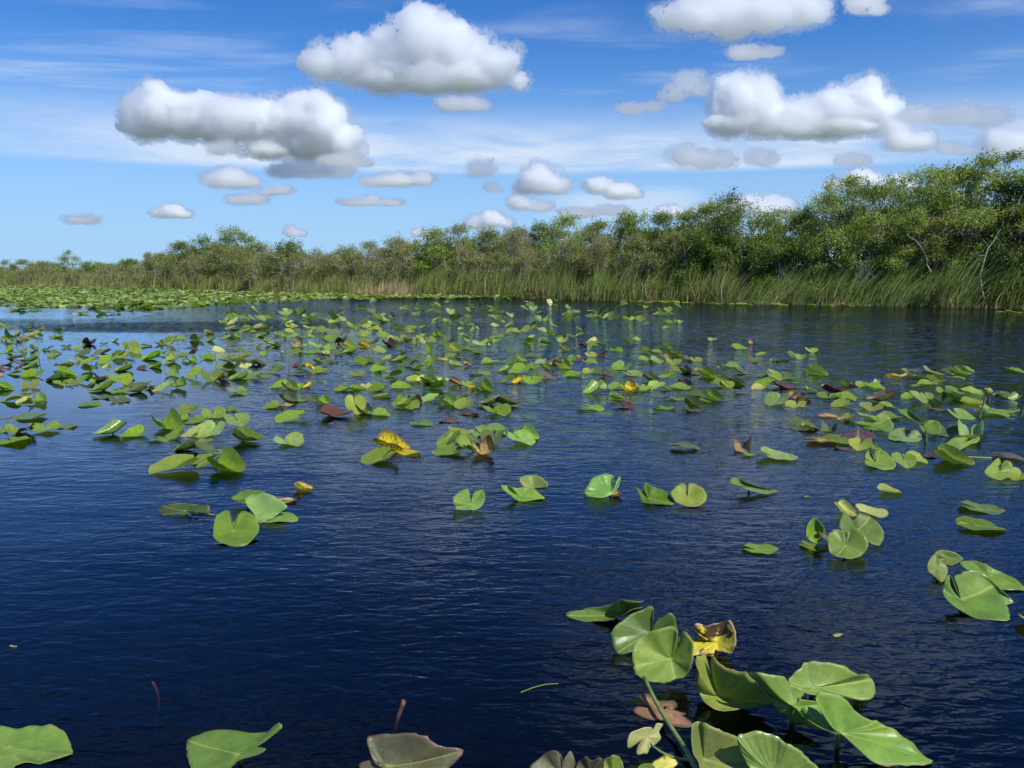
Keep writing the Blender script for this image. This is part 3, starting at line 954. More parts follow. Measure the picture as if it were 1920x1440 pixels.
def pad_template(fold, var, rings=6):
    """heart-shaped leaf, 1 long; stalk joint at the origin, tip towards -y; fold raises the sides"""
    key = (fold, var, rings)
    if key in _pad:
        return _pad[key]
    rg = np.random.default_rng(hash((int(fold * 100), var)) % 9999)
    R_ = HALF.copy()
    Lf = HALF[::-1][1:].copy()
    Lf[:, 0] *= -1
    out = np.concatenate([R_, Lf])
    out[:, 0] *= rg.uniform(.88, 1.08)
    out[1:-1] *= (1 + rg.normal(size=(len(out) - 2, 1)) * .028)
    # one lobe often narrower
    out[:6, 0] *= rg.uniform(.85, 1.12)
    n = len(out)
    if var % 4 == 3:                                     # bitten rim
        for b in rg.integers(3, n - 3, 2):
            out[b] *= rg.uniform(.72, .88)
    ang = np.linspace(0, 1, n)
    rr = (np.arange(1, rings + 1) / rings) ** .85
    V = [np.zeros((1, 2))] + [out * r for r in rr]
    P = np.concatenate(V)
    x, y = P[:, 0], P[:, 1]
    ph = rg.uniform(0, 6, 4)
    rad = np.concatenate([[0], np.repeat(rr, n)])
    an = np.concatenate([[.5], np.tile(ang, rings)])
    lobe = .5 + .5 * np.clip(y * 2.2 + .45, 0, 1)
    z = 1.25 * fold * lobe * (np.abs(x) ** 1.5) * (1.0 + .25 * np.sign(x) * rg.uniform(-1, 1))
    z = z + fold * .35 * np.clip(y, 0, 1) ** 1.5 * 2
    z = z + rg.uniform(-.15, .35) * (y - 0) ** 2 * (y < 0)
    z = z + rad ** 2 * (.030 * np.sin(an * 2 * PI * 3 + ph[0]) + .018 * np.sin(an * 2 * PI * 7 + ph[1]) + .008 * np.sin(an * 2 * PI * 17 + ph[2]))
    # rolled flap on one side for strong folds
    if fold > .7:
        k = np.clip(np.abs(x) - .22, 0, 1)
        P[:, 0] = np.sign(x) * (np.abs(x) - k * .75)
        z = z + k * .5
    VV = np.stack([P[:, 0], P[:, 1], z], 1)
    F = []
    for i in range(n - 1):
        F.append((0, 1 + i, 2 + i, 2 + i))
    for r in range(rings - 1):
        for i in range(n - 1):
            a = 1 + r * n + i
            F.append((a, a + n, a + n + 1, a + 1))
    UV = np.stack([an, rad], 1)
    _pad[key] = (VV, F, UV)
    return _pad[key]


def faces_mesh(name, V, F, UV):
    me = bpy.data.meshes.new(name)
    me.from_pydata([tuple(v) for v in V], [], [tuple(dict.fromkeys(f)) for f in F])
    ul = me.uv_layers.new(name='UVMap')
    vi = np.empty(len(me.loops), np.int32)
    me.loops.foreach_get('vertex_index', vi)
    ul.data.foreach_set('uv', np.asarray(UV, np.float32)[vi].ravel())
    me.polygons.foreach_set('use_smooth', np.ones(len(me.polygons), bool))
    me.update()
    return me


_pm = {}


def pad_mesh(fold, var, mat, rings=6):
    key = (fold, var, mat, rings)
    if key not in _pm:
        V, F, UV = pad_template(fold, var, rings)
        me = faces_mesh('leaf', V, F, UV)
        me.materials.append(PM[mat])
        _pm[key] = me
    return _pm[key]


def rotm(yaw, tilt, roll):
    return np.array(Matrix.Rotation(yaw, 3, 'Z') @ Matrix.Rotation(tilt, 3, 'X') @ Matrix.Rotation(roll, 3, 'Y'))


YAW = {'d': 0, 'r': 78, 'l': -78, 'e': 40, 'w': -40, 'u': 180, 'f': 60, 'z': 118, 'q': -122}


ERR = []


def fit_leaf(box, dirc, fold, var, rg):
    """pose a leaf so that it covers the photograph box (x0,y0,x1,y1), standing on the water at the box's foot"""
    x0, y0, x1, y1 = box
    V = pad_template(fold, var, 3)[0]
    yaw = R(YAW[dirc] + (rg.uniform(-30, 30) if dirc in 'du' else rg.uniform(-15, 15)))
    want = (x1 - x0) / max(y1 - y0, 2)
    best = None
    roll0 = {'r': 1, 'e': .5, 'l': -1, 'w': -.5, 'z': 1, 'q': -1}.get(dirc, 0)
    for tilt in np.arange(0, 78, 6):
        if dirc in 'rlzq':
            M = rotm(yaw, R(tilt * .45), -roll0 * R(tilt * .7))
        elif dirc == 'u':
            M = rotm(yaw, -R(tilt * .8), 0)
        else:
            M = rotm(yaw, R(tilt), -roll0 * R(tilt * .4))
        Q = V @ M.T
        Q[:, 2] -= Q[:, 2].min()
        pos = at_z((x0 + x1) / 2, y1, 0.0)
        s = .25
        for _ in range(5):
            W_ = Q * s + pos
            pr = proj(W_)
            a0, b0, a1, b1 = pr[:, 0].min(), pr[:, 1].min(), pr[:, 0].max(), pr[:, 1].max()
            s = s * (x1 - x0) / (a1 - a0)
            k = pos[1] / FPX
            pos = pos + np.array([((x0 + x1) / 2 - (a0 + a1) / 2) * k, (b1 - y1) * pos[1] * k / CAM_H * .8, 0])
            pos[1] = max(pos[1], 1.2)
        err = abs(math.log(((a1 - a0) / max(b1 - b0, 1)) / want))
        if best is None or err < best[0]:
            best = (err, M, s, pos.copy(), (V @ M.T)[:, 2].min() * s)
    ERR.append(best[0])
    _, M, s, pos, zmin = best
    pos[2] = -zmin - .003
    return M, s, pos


FOLDS = [.12, .38, .55, .80]
GRP = 'pond lily plants scattered over the open water'
n_leaf = 0


def plant(label, crop, leaves, group=GRP, cat='water lily'):
    """crop: (x origin, y origin, scale) of the enlarged view the boxes were read from"""
    global n_leaf
    ox, oy, sc = crop
    rg = np.random.default_rng(n_leaf * 7 + 3)
    L = []
    for lf in leaves:
        x0, y0, x1, y1, tag = lf
        dirc, mat = tag[0], (tag[1] if len(tag) > 1 else 'g')
        gx, gy = (x1 - x0) * .07, (y1 - y0) * .06
        if (x1 - x0) / sc < 34:                      # far leaves: seen low and from every side
            gy = -(y1 - y0) * .02
            gx = (x1 - x0) * .19
            if dirc == 'd':
                dirc = str(rg.choice(list('dewrlzq'), p=[.2, .18, .18, .08, .08, .14, .14]))
        box = (ox + (x0 - gx) / sc, oy + (y0 - gy) / sc, ox + (x1 + gx) / sc, oy + y1 / sc)
        asp = (x1 - x0) / max(y1 - y0, 1)
        fold = FOLDS[0] if dirc == 'f' or asp > 3.6 else FOLDS[1 + int(rg.integers(0, 3))]
        if dirc == 'd' and fold > .5:
            fold = .45
        if mat in 'yt' and dirc != 'f':
            fold = .80
        var = int(rg.integers(0, 6))
        L.append((fit_leaf(box, dirc, fold, var, rg), fold, var, mat, box))
    c = np.mean([l[0][2] for l in L], 0)
    c[2] = 0
    root = empty('pond_lily', c)
    props(root, label, cat, group)
    for (M, s, pos), fold, var, mat, box in L:
        big = box[2] - box[0] > 26
        o = link('leaf', pad_mesh(fold, var, mat, 8 if big else 5))
        o.parent = root
        m4 = Matrix([list(r) for r in (M * s)]).to_4x4()
        m4.translation = Vector(pos - c)
        o.matrix_local = m4
        n_leaf += 1
        if pos[2] > .05:
            # stalk from the joint down into the water
            end = np.array([rg.uniform(-.03, .03), rg.uniform(.0, .05), -pos[2] - .05])
            A = Acc()
            st = np.zeros(3)
            dn = -M[:, 2] * .05
            w0 = st + np.array([0, 0, -.06])
            e = end
            A.add(*tube_np(bez(st, w0, e, 6), [.0045, .005, .0055, .006, .006, .006], 6))
            k = bpy.data.objects.new('stalk', A.mesh('stalk'))
            k.data.materials.append(M_STALK)
            COL.objects.link(k)
            k.parent = o
            k.matrix_parent_inverse = m4.inverted()
            k.location = pos - c
    return root


A_ = (200, 740, 2.2326)
B_ = (1060, 840, 2.2326)
C1 = (0, 580, 4.8)
C2 = (400, 580, 4.8)
C3 = (800, 580, 4.8)
C4 = (1200, 580, 5.3333)
C5 = (1560, 660, 5.3333)
PL = [
 ('two curled pale yellow leaves behind the upright heart pads at the right', B_, [(1132,213,1225,285,'ec'),(1223,230,1345,290,'rc')]),
 ('small bronze and flat green pads left of the upright heart pads', B_, [(1070,340,1115,400,'dk'),(985,388,1085,430,'f')]),
 ('pad behind the bright heart pad at the right edge, cut off', C5, [(1765,1160,1980,1280,'wb')]),
 ('two overlapping pads right of the big heart pad with a split lobe', C5, [(610,1010,830,1160,'d'),(720,990,945,1115,'eb')]),
 ('withered brown fringe scrap beside the upright pale pad', B_, [(190,172,232,202,'lt')]),
 ('flat pale scrap behind the trio of large pads', A_, [(700,430,790,455,'ft')]),
 # ---- nearer water, left to right
 ('dense clump of green pads with one yellow and one maroon leaf on the left', A_, [(193,103,315,145,'e'),(308,40,375,85,'d'),(252,75,300,118,'dm'),(300,78,345,110,'d'),(340,80,415,122,'d'),(403,48,495,98,'e'),(370,110,488,180,'dp'),(318,128,380,178,'dc'),(252,138,318,190,'w'),(188,178,255,198,'f'),(360,178,432,208,'db'),(280,190,380,235,'lo'),(380,195,440,240,'do'),(430,235,523,255,'f')]),
 ('torn yellow-green leaf with a green pad behind, below the dense left clump', A_, [(188,262,378,333,'wb'),(362,240,470,305,'d'),(425,258,573,323,'e')]),
 ('pale shiny leaf standing up just right of the dense left clump', A_, [(497,80,595,132,'ep')]),
 ('small dark green leaf pointing right, beside the pale ribbed leaf', A_, [(525,160,650,195,'r')]),
 ('pale ribbed fan-like leaf alone on the water right of the dense left clump', A_, [(702,153,820,216,'ep')]),
 ('green pad with a curled yellow leaf rising behind it, left of the big middle clump', A_, [(1120,168,1268,228,'ry'),(1068,215,1210,292,'w'),(1210,228,1308,252,'fy')]),
 ('big middle clump of green pads with a decaying orange leaf at its foot', A_, [(1550,122,1660,150,'e'),(1570,150,1672,210,'do'),(1440,125,1512,165,'db'),(1465,160,1570,215,'d'),(1385,148,1475,220,'w'),(1525,135,1615,185,'e'),(1710,120,1805,185,'ep'),(1668,148,1788,212,'ep'),(1370,200,1500,255,'l'),(1480,165,1540,235,'d'),(1525,210,1620,250,'dt')]),
 ('tiny crumpled yellow leaf floating alone', A_, [(785,368,862,400,'ry')]),
 ('small bright scrap of leaf like a bird wing on the water', B_, [(1310,157,1405,188,'rb')]),
 ('flat oval pad with a brown notch lying on dark water', B_, [(745,393,885,443,'f')]),
 ('flat notched pad, the upper of two flat pads near the right edge', B_, [(1652,222,1833,278,'f')]),
 ('flat round pad, the lower of two flat pads near the right edge', B_, [(1645,280,1833,343,'f')]),
 ('pale leaf and small withered bit left of the right hand cluster', B_, [(745,12,800,38,'f'),(808,-2,965,50,'ep'),(715,-20,770,20,'dt')]),
 ('thin dark pad with its edge up, alone in the right middle water', B_, [(440,-22,555,6,'ro')]),
 ('cut-off tan leaf at the right edge below the large clump', B_, [(1895,685,1975,745,'ft')]),
 # ---- view C1
 ('upright shiny pad with pointed left tip beside a lower rounded pad', C1, [(845,980,1125,1125,'wp'),(1090,1045,1350,1145,'w')]),
 ('spread of pads at the left edge with a flat pad at its right', C1, [(130,930,415,1000,'l'),(55,1030,165,1115,'d'),(160,1005,290,1115,'do'),(-40,985,55,1110,'db'),(500,1035,690,1075,'f'),(275,990,540,1105,'e')]),
 ('long pad with a dark shaded side cut by the left edge', C1, [(-60,1137,264,1214,'e')]),
 ('star-like clump with one bright upright pad and yellowish leaves below it', C1, [(205,632,340,712,'db'),(205,705,340,780,'db'),(15,755,205,832,'l'),(320,750,410,820,'ep'),(270,790,400,840,'db'),(160,775,275,848,'wc')]),
 ('pads with pointed dark tip raised left, above the gap before the clump on stalks', C1, [(430,570,560,640,'lo'),(510,540,670,605,'r'),(600,632,690,680,'e'),(480,630,645,690,'e')]),
 ('pair of upright cupped pads left of the clump on stalks', C1, [(790,580,850,655,'r'),(693,585,800,663,'w')]),
 ('clump on stalks with a maroon round leaf behind and loose pads in front', C1, [(1120,585,1200,640,'dm'),(1010,572,1165,680,'e'),(860,600,960,645,'lo'),(955,580,1030,640,'d'),(840,595,885,630,'dt'),(810,645,1010,735,'w'),(1000,690,1150,752,'e'),(820,770,1010,810,'fo'),(985,775,1165,842,'fo')]),
 ('umbrella-like leaf held up on a stalk over dark reflections', C1, [(1165,648,1355,700,'lo'),(1165,680,1300,745,'wo'),(1310,670,1380,725,'do'),(1345,695,1405,725,'dt')]),
 ('pale fan pad with a white reflection, right of the umbrella-like leaf', C1, [(1535,652,1660,705,'e'),(1395,642,1545,740,'wp')]),
 ('pad with torn left side cut by the left edge above the star-like clump', C1, [(-30,645,110,720,'r')]),
 ('wide rounded pad with a small pad left of it', C1, [(80,540,185,585,'l'),(185,528,385,612,'d')]),
 ('stack of upright round pads at the left between thin grasses', C1, [(75,390,220,450,'lo'),(190,415,325,475,'d'),(130,440,200,500,'dk'),(210,460,320,530,'d')]),
 ('loose dark and yellowish pads behind the stack with thin grasses', C1, [(165,340,230,380,'l'),(430,320,480,360,'do'),(475,355,550,400,'do'),(385,330,440,365,'d'),(270,310,340,365,'do'),(430,385,490,430,'db')]),
 ('crowd of pads with a maroon leaf on top and a cream leaf at the foot', C1, [(890,355,985,400,'dm'),(830,358,930,420,'w'),(680,415,730,465,'d'),(735,420,860,495,'w'),(900,400,1040,488,'d'),(925,488,970,530,'dc'),(745,495,860,560,'d')]),
 ('mound of bright overlapping pads left of a low wavy trio', C1, [(1120,275,1240,370,'d'),(1025,310,1130,430,'db'),(1180,330,1260,400,'e'),(1040,370,1190,440,'dp')]),
 ('low wavy trio of pads in a row', C1, [(1385,372,1480,420,'d'),(1470,375,1565,412,'e'),(1290,362,1420,455,'w')]),
 ('yellowish cupped leaf on a yellow stalk beside cream-edged leaves', C1, [(1485,415,1605,475,'wb'),(1610,380,1690,415,'r'),(1640,405,1700,465,'dc'),(1680,400,1765,468,'ep')]),
 ('single broad pad with a raised left side between the crowd and the dark maroon pad', C1, [(1035,480,1170,560,'w')]),
 ('lone dark maroon rounded pad', C1, [(1240,500,1335,545,'dm')]),
 ('small green pad with a pointed top right of the maroon rounded pad', C1, [(1355,470,1440,530,'l')]),
 ('round two-lobed green pad below the yellow stalked leaf', C1, [(1490,545,1595,600,'d')]),
 ('two upright pads, one with a thin spike, before a withered brown leaf', C1, [(1690,515,1815,620,'w'),(1815,555,1980,650,'d'),(1970,560,2050,640,'wt')]),
 ('folded dark pad right of the yellowish leaf on its stalk', C1, [(1800,388,1915,448,'e')]),
 ('flat green pad with a maroon curled pad at its foot near the dark wind patch', C1, [(700,252,815,290,'f'),(755,280,850,315,'dm')]),
 ('small black-looking ball of leaf on the light blue water', C1, [(905,288,965,320,'do')]),
 ('small whitish pad at the lower edge of the dark wind patch', C1, [(1005,255,1060,292,'dp')]),
 ('single low pad below the dark wind patch', C1, [(1275,295,1360,330,'d')]),
 ('knot of small pads at the corner of the dark wind patch', C1, [(1405,280,1470,320,'d'),(1445,250,1520,310,'d'),(1520,232,1585,270,'d'),(1515,265,1570,325,'db')]),
 ('small upright pad right of the knot at the wind patch', C1, [(1600,225,1655,265,'d')]),
 ('pale flower-like pad right of the wind patch', C1, [(1720,235,1815,280,'dp')]),
 ('small pad floating inside the right end of the wind patch', C1, [(1850,180,1920,220,'db')]),
 ('small pad at the lower right end of the wind patch', C1, [(1860,240,1925,290,'d')]),
 ('tiny curled maroon leaf sticking up on stalk', C1, [(1705,325,1770,370,'rm')]),
 ('bright pad over a dark drooping one, left of the flat green pad', C1, [(660,320,750,365,'db'),(690,335,810,420,'wo')]),
 ('small leaf raised on a stem like a parasol at the left', C1, [(560,310,630,350,'do')]),
 ('far left group with a bright yellow leaf at its top', C1, [(195,140,290,185,'eo'),(340,150,390,178,'dy'),(320,165,380,210,'db'),(245,185,360,245,'wb'),(180,242,255,275,'dy')]),
 ('two small pads nearest the left edge below the floating mat', C1, [(0,115,45,148,'db'),(45,140,100,170,'d')]),
 ('small group of green and pale pads near the left edge above the thin grasses', C1, [(60,220,170,262,'d'),(120,185,162,222,'db'),(0,225,52,278,'d'),(65,260,140,305,'dp')]),
 ('dull stalked leaves at the left edge beside the round stack', C1, [(5,345,100,395,'d'),(60,325,140,370,'d'),(20,470,110,500,'do')]),
 ('low pair of pads on light water right of the far left group', C1, [(480,160,520,190,'d'),(510,165,570,188,'d')]),
 ('small pair, one green and one whitish, on light water at the left', C1, [(445,225,500,258,'d'),(500,222,560,255,'dp')]),
 ('tiny bright pad on a flat one left of the crowd', C1, [(630,445,675,478,'db'),(500,475,640,493,'f')]),
 ('brown and maroon scraps at the left edge', C1, [(-10,500,30,540,'dm'),(-10,550,30,600,'dt'),(20,520,90,545,'fm')]),
 ('flat dark-ended leaf lying on the water below the clump on stalks', C1, [(700,842,900,866,'f')]),
 # ---- view C2
 ('pads in a line with a dull brown torn leaf at their left', C2, [(0,560,90,650,'w'),(60,560,130,630,'dt'),(405,572,490,615,'e'),(160,562,290,632,'d'),(285,552,425,628,'w')]),
 ('long folded group ending in a yellow and black decaying leaf at its right', C2, [(510,625,690,712,'w'),(750,655,810,715,'d'),(630,648,750,722,'d'),(805,645,890,705,'dy')]),
 ('pale upturned leaf over a flat one in the left middle water', C2, [(150,690,285,750,'ep'),(170,745,290,772,'f')]),
 ('heart pad with a dark long leaf behind pointing right', C2, [(515,483,625,530,'ro'),(490,505,590,575,'d')]),
 ('clump with twisted yellow stems rising in its middle', C2, [(705,487,775,520,'dm'),(775,468,860,530,'d'),(840,462,910,550,'dy'),(680,540,800,592,'lo'),(905,500,1030,578,'d')]),
 ('bright small pad on flat shadows beneath two curled leaves', C2, [(1240,550,1350,598,'db')]),
 ('curled V-shaped leaf with a pointed left horn', C2, [(1225,435,1365,500,'e')]),
 ('olive curled leaf right of the V-shaped one', C2, [(1330,428,1440,480,'eo')]),
 ('row of shiny pads with a cream twisted leaf and a two-lobed pad', C2, [(1225,668,1350,722,'r'),(1340,655,1420,710,'ec'),(1090,680,1260,735,'w'),(1405,658,1555,740,'d'),(1460,745,1575,788,'lb')]),
 ('large thicket of overlapping pads in the centre', C2, [(1530,400,1615,450,'db'),(1620,405,1720,465,'d'),(1680,365,1740,410,'db'),(1790,395,1870,450,'d'),(1440,455,1530,520,'w'),(1680,455,1800,520,'wo'),(1800,455,1920,530,'d'),(1420,508,1595,565,'w'),(1580,505,1705,605,'dp'),(1760,540,1870,600,'d')]),
 ('oval dark pad at the front left of a yellowish folded group', C2, [(1590,645,1770,712,'r')]),
 ('yellowish folded group with long leaves, right of the oval dark pad', C2, [(1750,585,1900,650,'wb'),(1840,580,1900,650,'dc'),(1880,605,2010,665,'e')]),
 ('low folded leaf with a flat tan leaf under it', C2, [(610,778,740,832,'do'),(720,800,835,830,'f'),(590,845,715,875,'ft'),(465,828,605,895,'w')]),
 ('green leaf with a horn-like left tip before the maroon-backed leaf', C2, [(855,768,940,830,'eo'),(930,778,1045,850,'e')]),
 ('arching leaf with a maroon back and white glint over a dark reflection', C2, [(945,868,1240,965,'rm')]),
 ('yellow-green upright leaf beside the maroon-backed arching leaf', C2, [(1195,772,1365,945,'db')]),
 ('dark round leaf with a long green tip stretching right', C2, [(1295,868,1420,945,'eo'),(1405,890,1585,962,'r')]),
 ('long shiny leaf pointing left, alone left of the maroon-backed leaf', C2, [(570,912,870,1018,'w')]),
 ('wavy green pads with a maroon ring-shaped leaf at the right', C2, [(1770,805,1868,845,'em'),(1615,785,1790,870,'w'),(1660,830,1845,898,'d')]),
 ('small leaf above the dense left clump with a flat tail to the right', C2, [(50,860,205,918,'e')]),
 ('flat pad under the big middle water gap, faint green', C2, [(1800,1015,1950,1045,'f')]),
 ('tangle of pads with dark horn-like leaves and a vertical stalk', C2, [(290,455,380,500,'lo'),(380,450,470,500,'ro'),(20,470,110,535,'dp'),(100,478,225,545,'d'),(240,480,330,530,'ec')]),
 ('cream and green tangle with a bud stalk above it', C2, [(0,320,90,385,'dc'),(160,330,260,375,'e'),(60,395,160,450,'d'),(165,385,315,450,'db')]),
 ('small round pad with a yellowish cup held above it', C2, [(380,290,430,345,'db'),(425,365,475,415,'d')]),
 ('bright pad beside a dark horn-shaped leaf', C2, [(465,255,540,320,'db'),(530,290,600,335,'ro')]),
 ('single wavy pad above the bright one with the horn-shaped leaf', C2, [(390,205,470,250,'d')]),
 ('brown-edged curled leaf with a bright pad at the right', C2, [(695,265,790,340,'et'),(780,300,845,335,'db')]),
 ('round frontal pad under the brown-edged curled leaf', C2, [(695,340,780,400,'d')]),
 ('single rounded bright pad upright in the middle of the field', C2, [(865,278,930,335,'db')]),
 ('spreading clump around a cream crumpled flower', C2, [(930,310,990,350,'d'),(1010,315,1090,365,'d'),(795,360,940,398,'e'),(930,360,1050,405,'eo'),(985,360,1040,405,'dc'),(1095,355,1155,410,'do'),(910,435,990,480,'d'),(1030,435,1115,475,'do')]),
 ('dark and green leaves around a thick dark stalk', C2, [(955,235,1020,268,'do'),(1020,225,1120,290,'d'),(1105,265,1190,300,'dm')]),
 ('bright cupped pads right of the spreading clump', C2, [(1150,305,1265,350,'db'),(1180,340,1280,392,'d')]),
 ('pale maroon-edged pad with small maroon leaf left of the olive pair', C2, [(1535,265,1620,325,'em'),(1590,230,1700,300,'dc')]),
 ('dark raised leaf above a yellowish low one', C2, [(1385,245,1480,330,'do'),(1315,295,1400,340,'dy')]),
 ('small light pad with a pointed right end', C2, [(1445,330,1545,390,'db')]),
 ('three light pads in a row at the right of the pale maroon-edged pad', C2, [(1700,220,1790,280,'db'),(1800,240,1850,310,'d'),(1840,225,1905,305,'db')]),
 # ---- view C3
 ('pad with a long flower stem leaning above it', C3, [(510,425,635,485,'d')]),
 ('large green thicket right of the centre with a yellow leaf inside', C3, [(700,415,820,495,'lo'),(770,410,880,465,'ep'),(890,465,990,535,'e'),(650,490,750,560,'w'),(750,490,930,575,'w'),(920,545,1045,615,'d'),(685,580,775,655,'d'),(760,585,830,655,'d'),(780,600,880,665,'dy'),(885,590,1025,670,'d')]),
 ('purplish underside leaf held on a thin stalk', C3, [(1030,545,1165,630,'dk')]),
 ('bright pads with withered cream leaves and a round maroon one', C3, [(1280,405,1345,465,'d'),(1350,408,1405,460,'dm'),(985,435,1100,490,'wp'),(1110,430,1200,500,'dt'),(1180,430,1300,500,'d'),(1035,490,1135,545,'d'),(1185,495,1290,535,'db')]),
 ('low shiny pad pointing left beneath the bright pads', C3, [(1235,550,1410,610,'w')]),
 ('small green pad with a notched left side right of the maroon round leaf', C3, [(1420,440,1520,490,'e')]),
 ('raised smooth leaf on a dark stalk beside olive and bronze pads', C3, [(1410,525,1490,580,'db'),(1490,515,1600,580,'wo'),(1600,520,1700,580,'eo'),(1665,460,1840,545,'w'),(1550,555,1665,605,'dk'),(1775,535,1920,605,'ep')]),
 ('upright shell-shaped pair of pads with white glints', C3, [(1550,630,1610,715,'r'),(1425,625,1560,755,'wp')]),
 ('green pads around a bright yellow torn leaf', C3, [(1650,640,1765,720,'d'),(1890,650,1960,740,'d'),(1755,650,1890,740,'ey')]),
 ('small cupped pad below the yellow torn leaf', C3, [(1660,745,1765,810,'db')]),
 ('maroon curled scrap alone on the water', C3, [(1715,845,1855,895,'em')]),
 ('flat pad with a tiny spike, edge-on', C3, [(1365,885,1585,918,'f')]),
 ('flat dark leaf with a light folded rim and a pointed pad below it', C3, [(480,805,640,865,'lo'),(530,800,650,860,'lb'),(630,800,850,865,'ro'),(520,868,745,962,'e')]),
 ('raised broad pale leaf on a stalk with cupped pads at its right', C3, [(-50,750,130,835,'wp'),(120,755,270,865,'e'),(270,748,360,810,'db'),(250,800,425,895,'wb')]),
 ('thin maroon leaf lying flat, nearer of two', C3, [(120,985,285,1022,'fm')]),
 ('thin maroon leaf lying flat, farther of two', C3, [(285,915,465,948,'fm')]),
 ('pads with cream withered bits and an orange-yellow leaf', C3, [(-10,595,150,665,'w'),(110,605,190,665,'dc'),(30,640,170,712,'d'),(210,595,310,680,'dt'),(325,635,400,700,'d'),(395,665,460,720,'dy'),(450,600,545,670,'eo'),(465,672,580,730,'e')]),
 ('flat pad with a maroon rim above the withered bits', C3, [(390,550,565,592,'f')]),
 ('dark and bright pads stacked with a yellow leaf at the left foot', C3, [(125,260,230,320,'wo'),(175,300,300,380,'db'),(315,318,410,365,'e'),(400,345,510,400,'ro'),(180,380,290,440,'d'),(75,435,180,462,'fy'),(215,445,315,508,'db')]),
 ('orange twisted withered leaf with thin reflection', C3, [(340,445,400,510,'dt')]),
 ('green pads at the foot of the centre thicket', C3, [(0,240,70,300,'d'),(0,310,45,390,'d'),(0,405,70,510,'d')]),
 ('bright cupped pads with a pale flower above their stem', C3, [(570,215,680,260,'dp'),(590,255,660,298,'d'),(425,275,520,325,'dp'),(500,255,580,310,'db')]),
 ('small whitish pad between the stack and the flower stem', C3, [(315,205,375,248,'dp')]),
 ('small green pad just below the whitish one', C3, [(340,255,390,292,'d')]),
 ('pair of small pads, the right one dark-edged, at the upper left of the stack', C3, [(45,195,100,240,'d'),(85,190,155,245,'e')]),
 ('low green pad under a small pale one', C3, [(925,222,985,258,'dp'),(885,265,970,302,'d')]),
 ('fan-shaped upright pad with ridges, alone', C3, [(1020,250,1105,312,'d')]),
 ('dark-backed pad with a bright cup in front', C3, [(1165,225,1240,265,'do'),(1185,245,1265,300,'db')]),
 ('dark horn leaf pointing left-up right of the dark-backed pad', C3, [(1265,215,1335,255,'ro')]),
 ('small pale cup right of the dark horn leaf', C3, [(1345,205,1405,240,'dp')]),
 ('bright pad between a round maroon leaf and a long dark leaf', C3, [(1460,245,1530,300,'dc'),(1370,285,1430,335,'dm'),(1440,275,1530,330,'d'),(1530,285,1600,318,'ro')]),
 ('curled pale leaf with a dark scrap at its right', C3, [(1200,335,1280,378,'ep'),(1295,340,1345,365,'do')]),
 ('left one of two slanting slips of leaf', C3, [(1780,260,1840,305,'e')]),
 ('right one of two slanting slips of leaf', C3, [(1855,238,1915,280,'ep')]),
 ('single low pad with a dark right tip below the slanting slips', C3, [(1665,335,1755,385,'e')]),
 ('bright pad with brown-cream withered leaf at its right', C3, [(1440,380,1520,430,'db'),(1545,365,1615,415,'dt')]),
 ('dark low leaf with a yellow rim alone above the large thicket', C3, [(900,390,985,430,'ro')]),
 # ---- view C4
 ('bright cluster of pads with an orange-brown one, right of the raised smooth leaf', C4, [(215,345,300,390,'e'),(15,365,110,440,'db'),(105,385,205,440,'d'),(290,385,415,470,'e'),(0,455,110,530,'d'),(125,460,225,540,'d'),(225,430,310,490,'dy')]),
 ('olive cupped pad below the orange-brown one', C4, [(280,480,400,555,'db')]),
 ('dark horn leaf with a bright pad at its right tip', C4, [(430,450,530,515,'eo'),(520,470,610,520,'db')]),
 ('slanting leaves over a maroon flat leaf', C4, [(290,555,395,620,'e'),(410,565,505,635,'eo'),(460,625,630,655,'fm'),(200,620,325,680,'d'),(555,580,620,630,'db'),(630,570,690,595,'f'),(600,595,755,685,'e')]),
 ('bright curled leaf with a dark slanting leaf at its right', C4, [(850,510,985,590,'ep'),(960,570,1100,650,'eo')]),
 ('wide low clump with shell-like pads and a maroon piece at its right end', C4, [(50,660,190,720,'eo'),(395,700,510,770,'em'),(310,725,480,800,'e'),(0,740,120,820,'w'),(215,740,310,808,'d'),(100,708,230,800,'wp'),(130,840,255,880,'fk')]),
 ('clump around a pale-topped stalk with a long pad in front', C4, [(800,665,880,720,'d'),(900,700,1045,765,'do'),(830,700,930,780,'db'),(705,690,890,785,'e')]),
 ('dark folded pads overlapping with a small pad at their foot', C4, [(480,790,620,880,'eo'),(625,815,825,905,'e'),(590,880,710,925,'f')]),
 ('thin flat pad with a dark left end', C4, [(300,875,465,915,'f')]),
 ('thin flat pad below and left of the purple-bottomed leaf', C4, [(145,970,340,1003,'f')]),
 ('dark green leaf resting over a purple-bottomed one', C4, [(435,925,645,985,'eo'),(430,985,615,1025,'fk')]),
 ('clump of tall green pads with a long maroon leaf lying right', C4, [(1190,640,1270,690,'do'),(1260,590,1400,710,'d'),(1400,625,1500,690,'eo'),(1400,665,1555,700,'f'),(1335,725,1560,790,'em'),(1140,690,1365,780,'l'),(1130,735,1240,800,'lc')]),
 ('shiny round pad with ribs before the withered cream leaves', C4, [(1255,840,1480,962,'wp')]),
 ('cluster of withered cream leaves with a rolled bright one in front', C4, [(1450,795,1560,885,'dt'),(1560,850,1690,920,'dt'),(1620,750,1755,830,'eo'),(1480,910,1635,985,'db')]),
 ('white-edged leaf pointing right on open water, alone', C4, [(1660,595,1875,660,'ep')]),
 ('small butterfly-shaped pad beside a dark upright stalk', C4, [(1665,375,1765,430,'db')]),
 ('pair of curled leaves facing each other like a boat', C4, [(1480,405,1575,490,'eo'),(1570,440,1655,500,'w')]),
 ('small slanting dark leaf left of the tiny dark pair', C4, [(1090,470,1180,530,'eo')]),
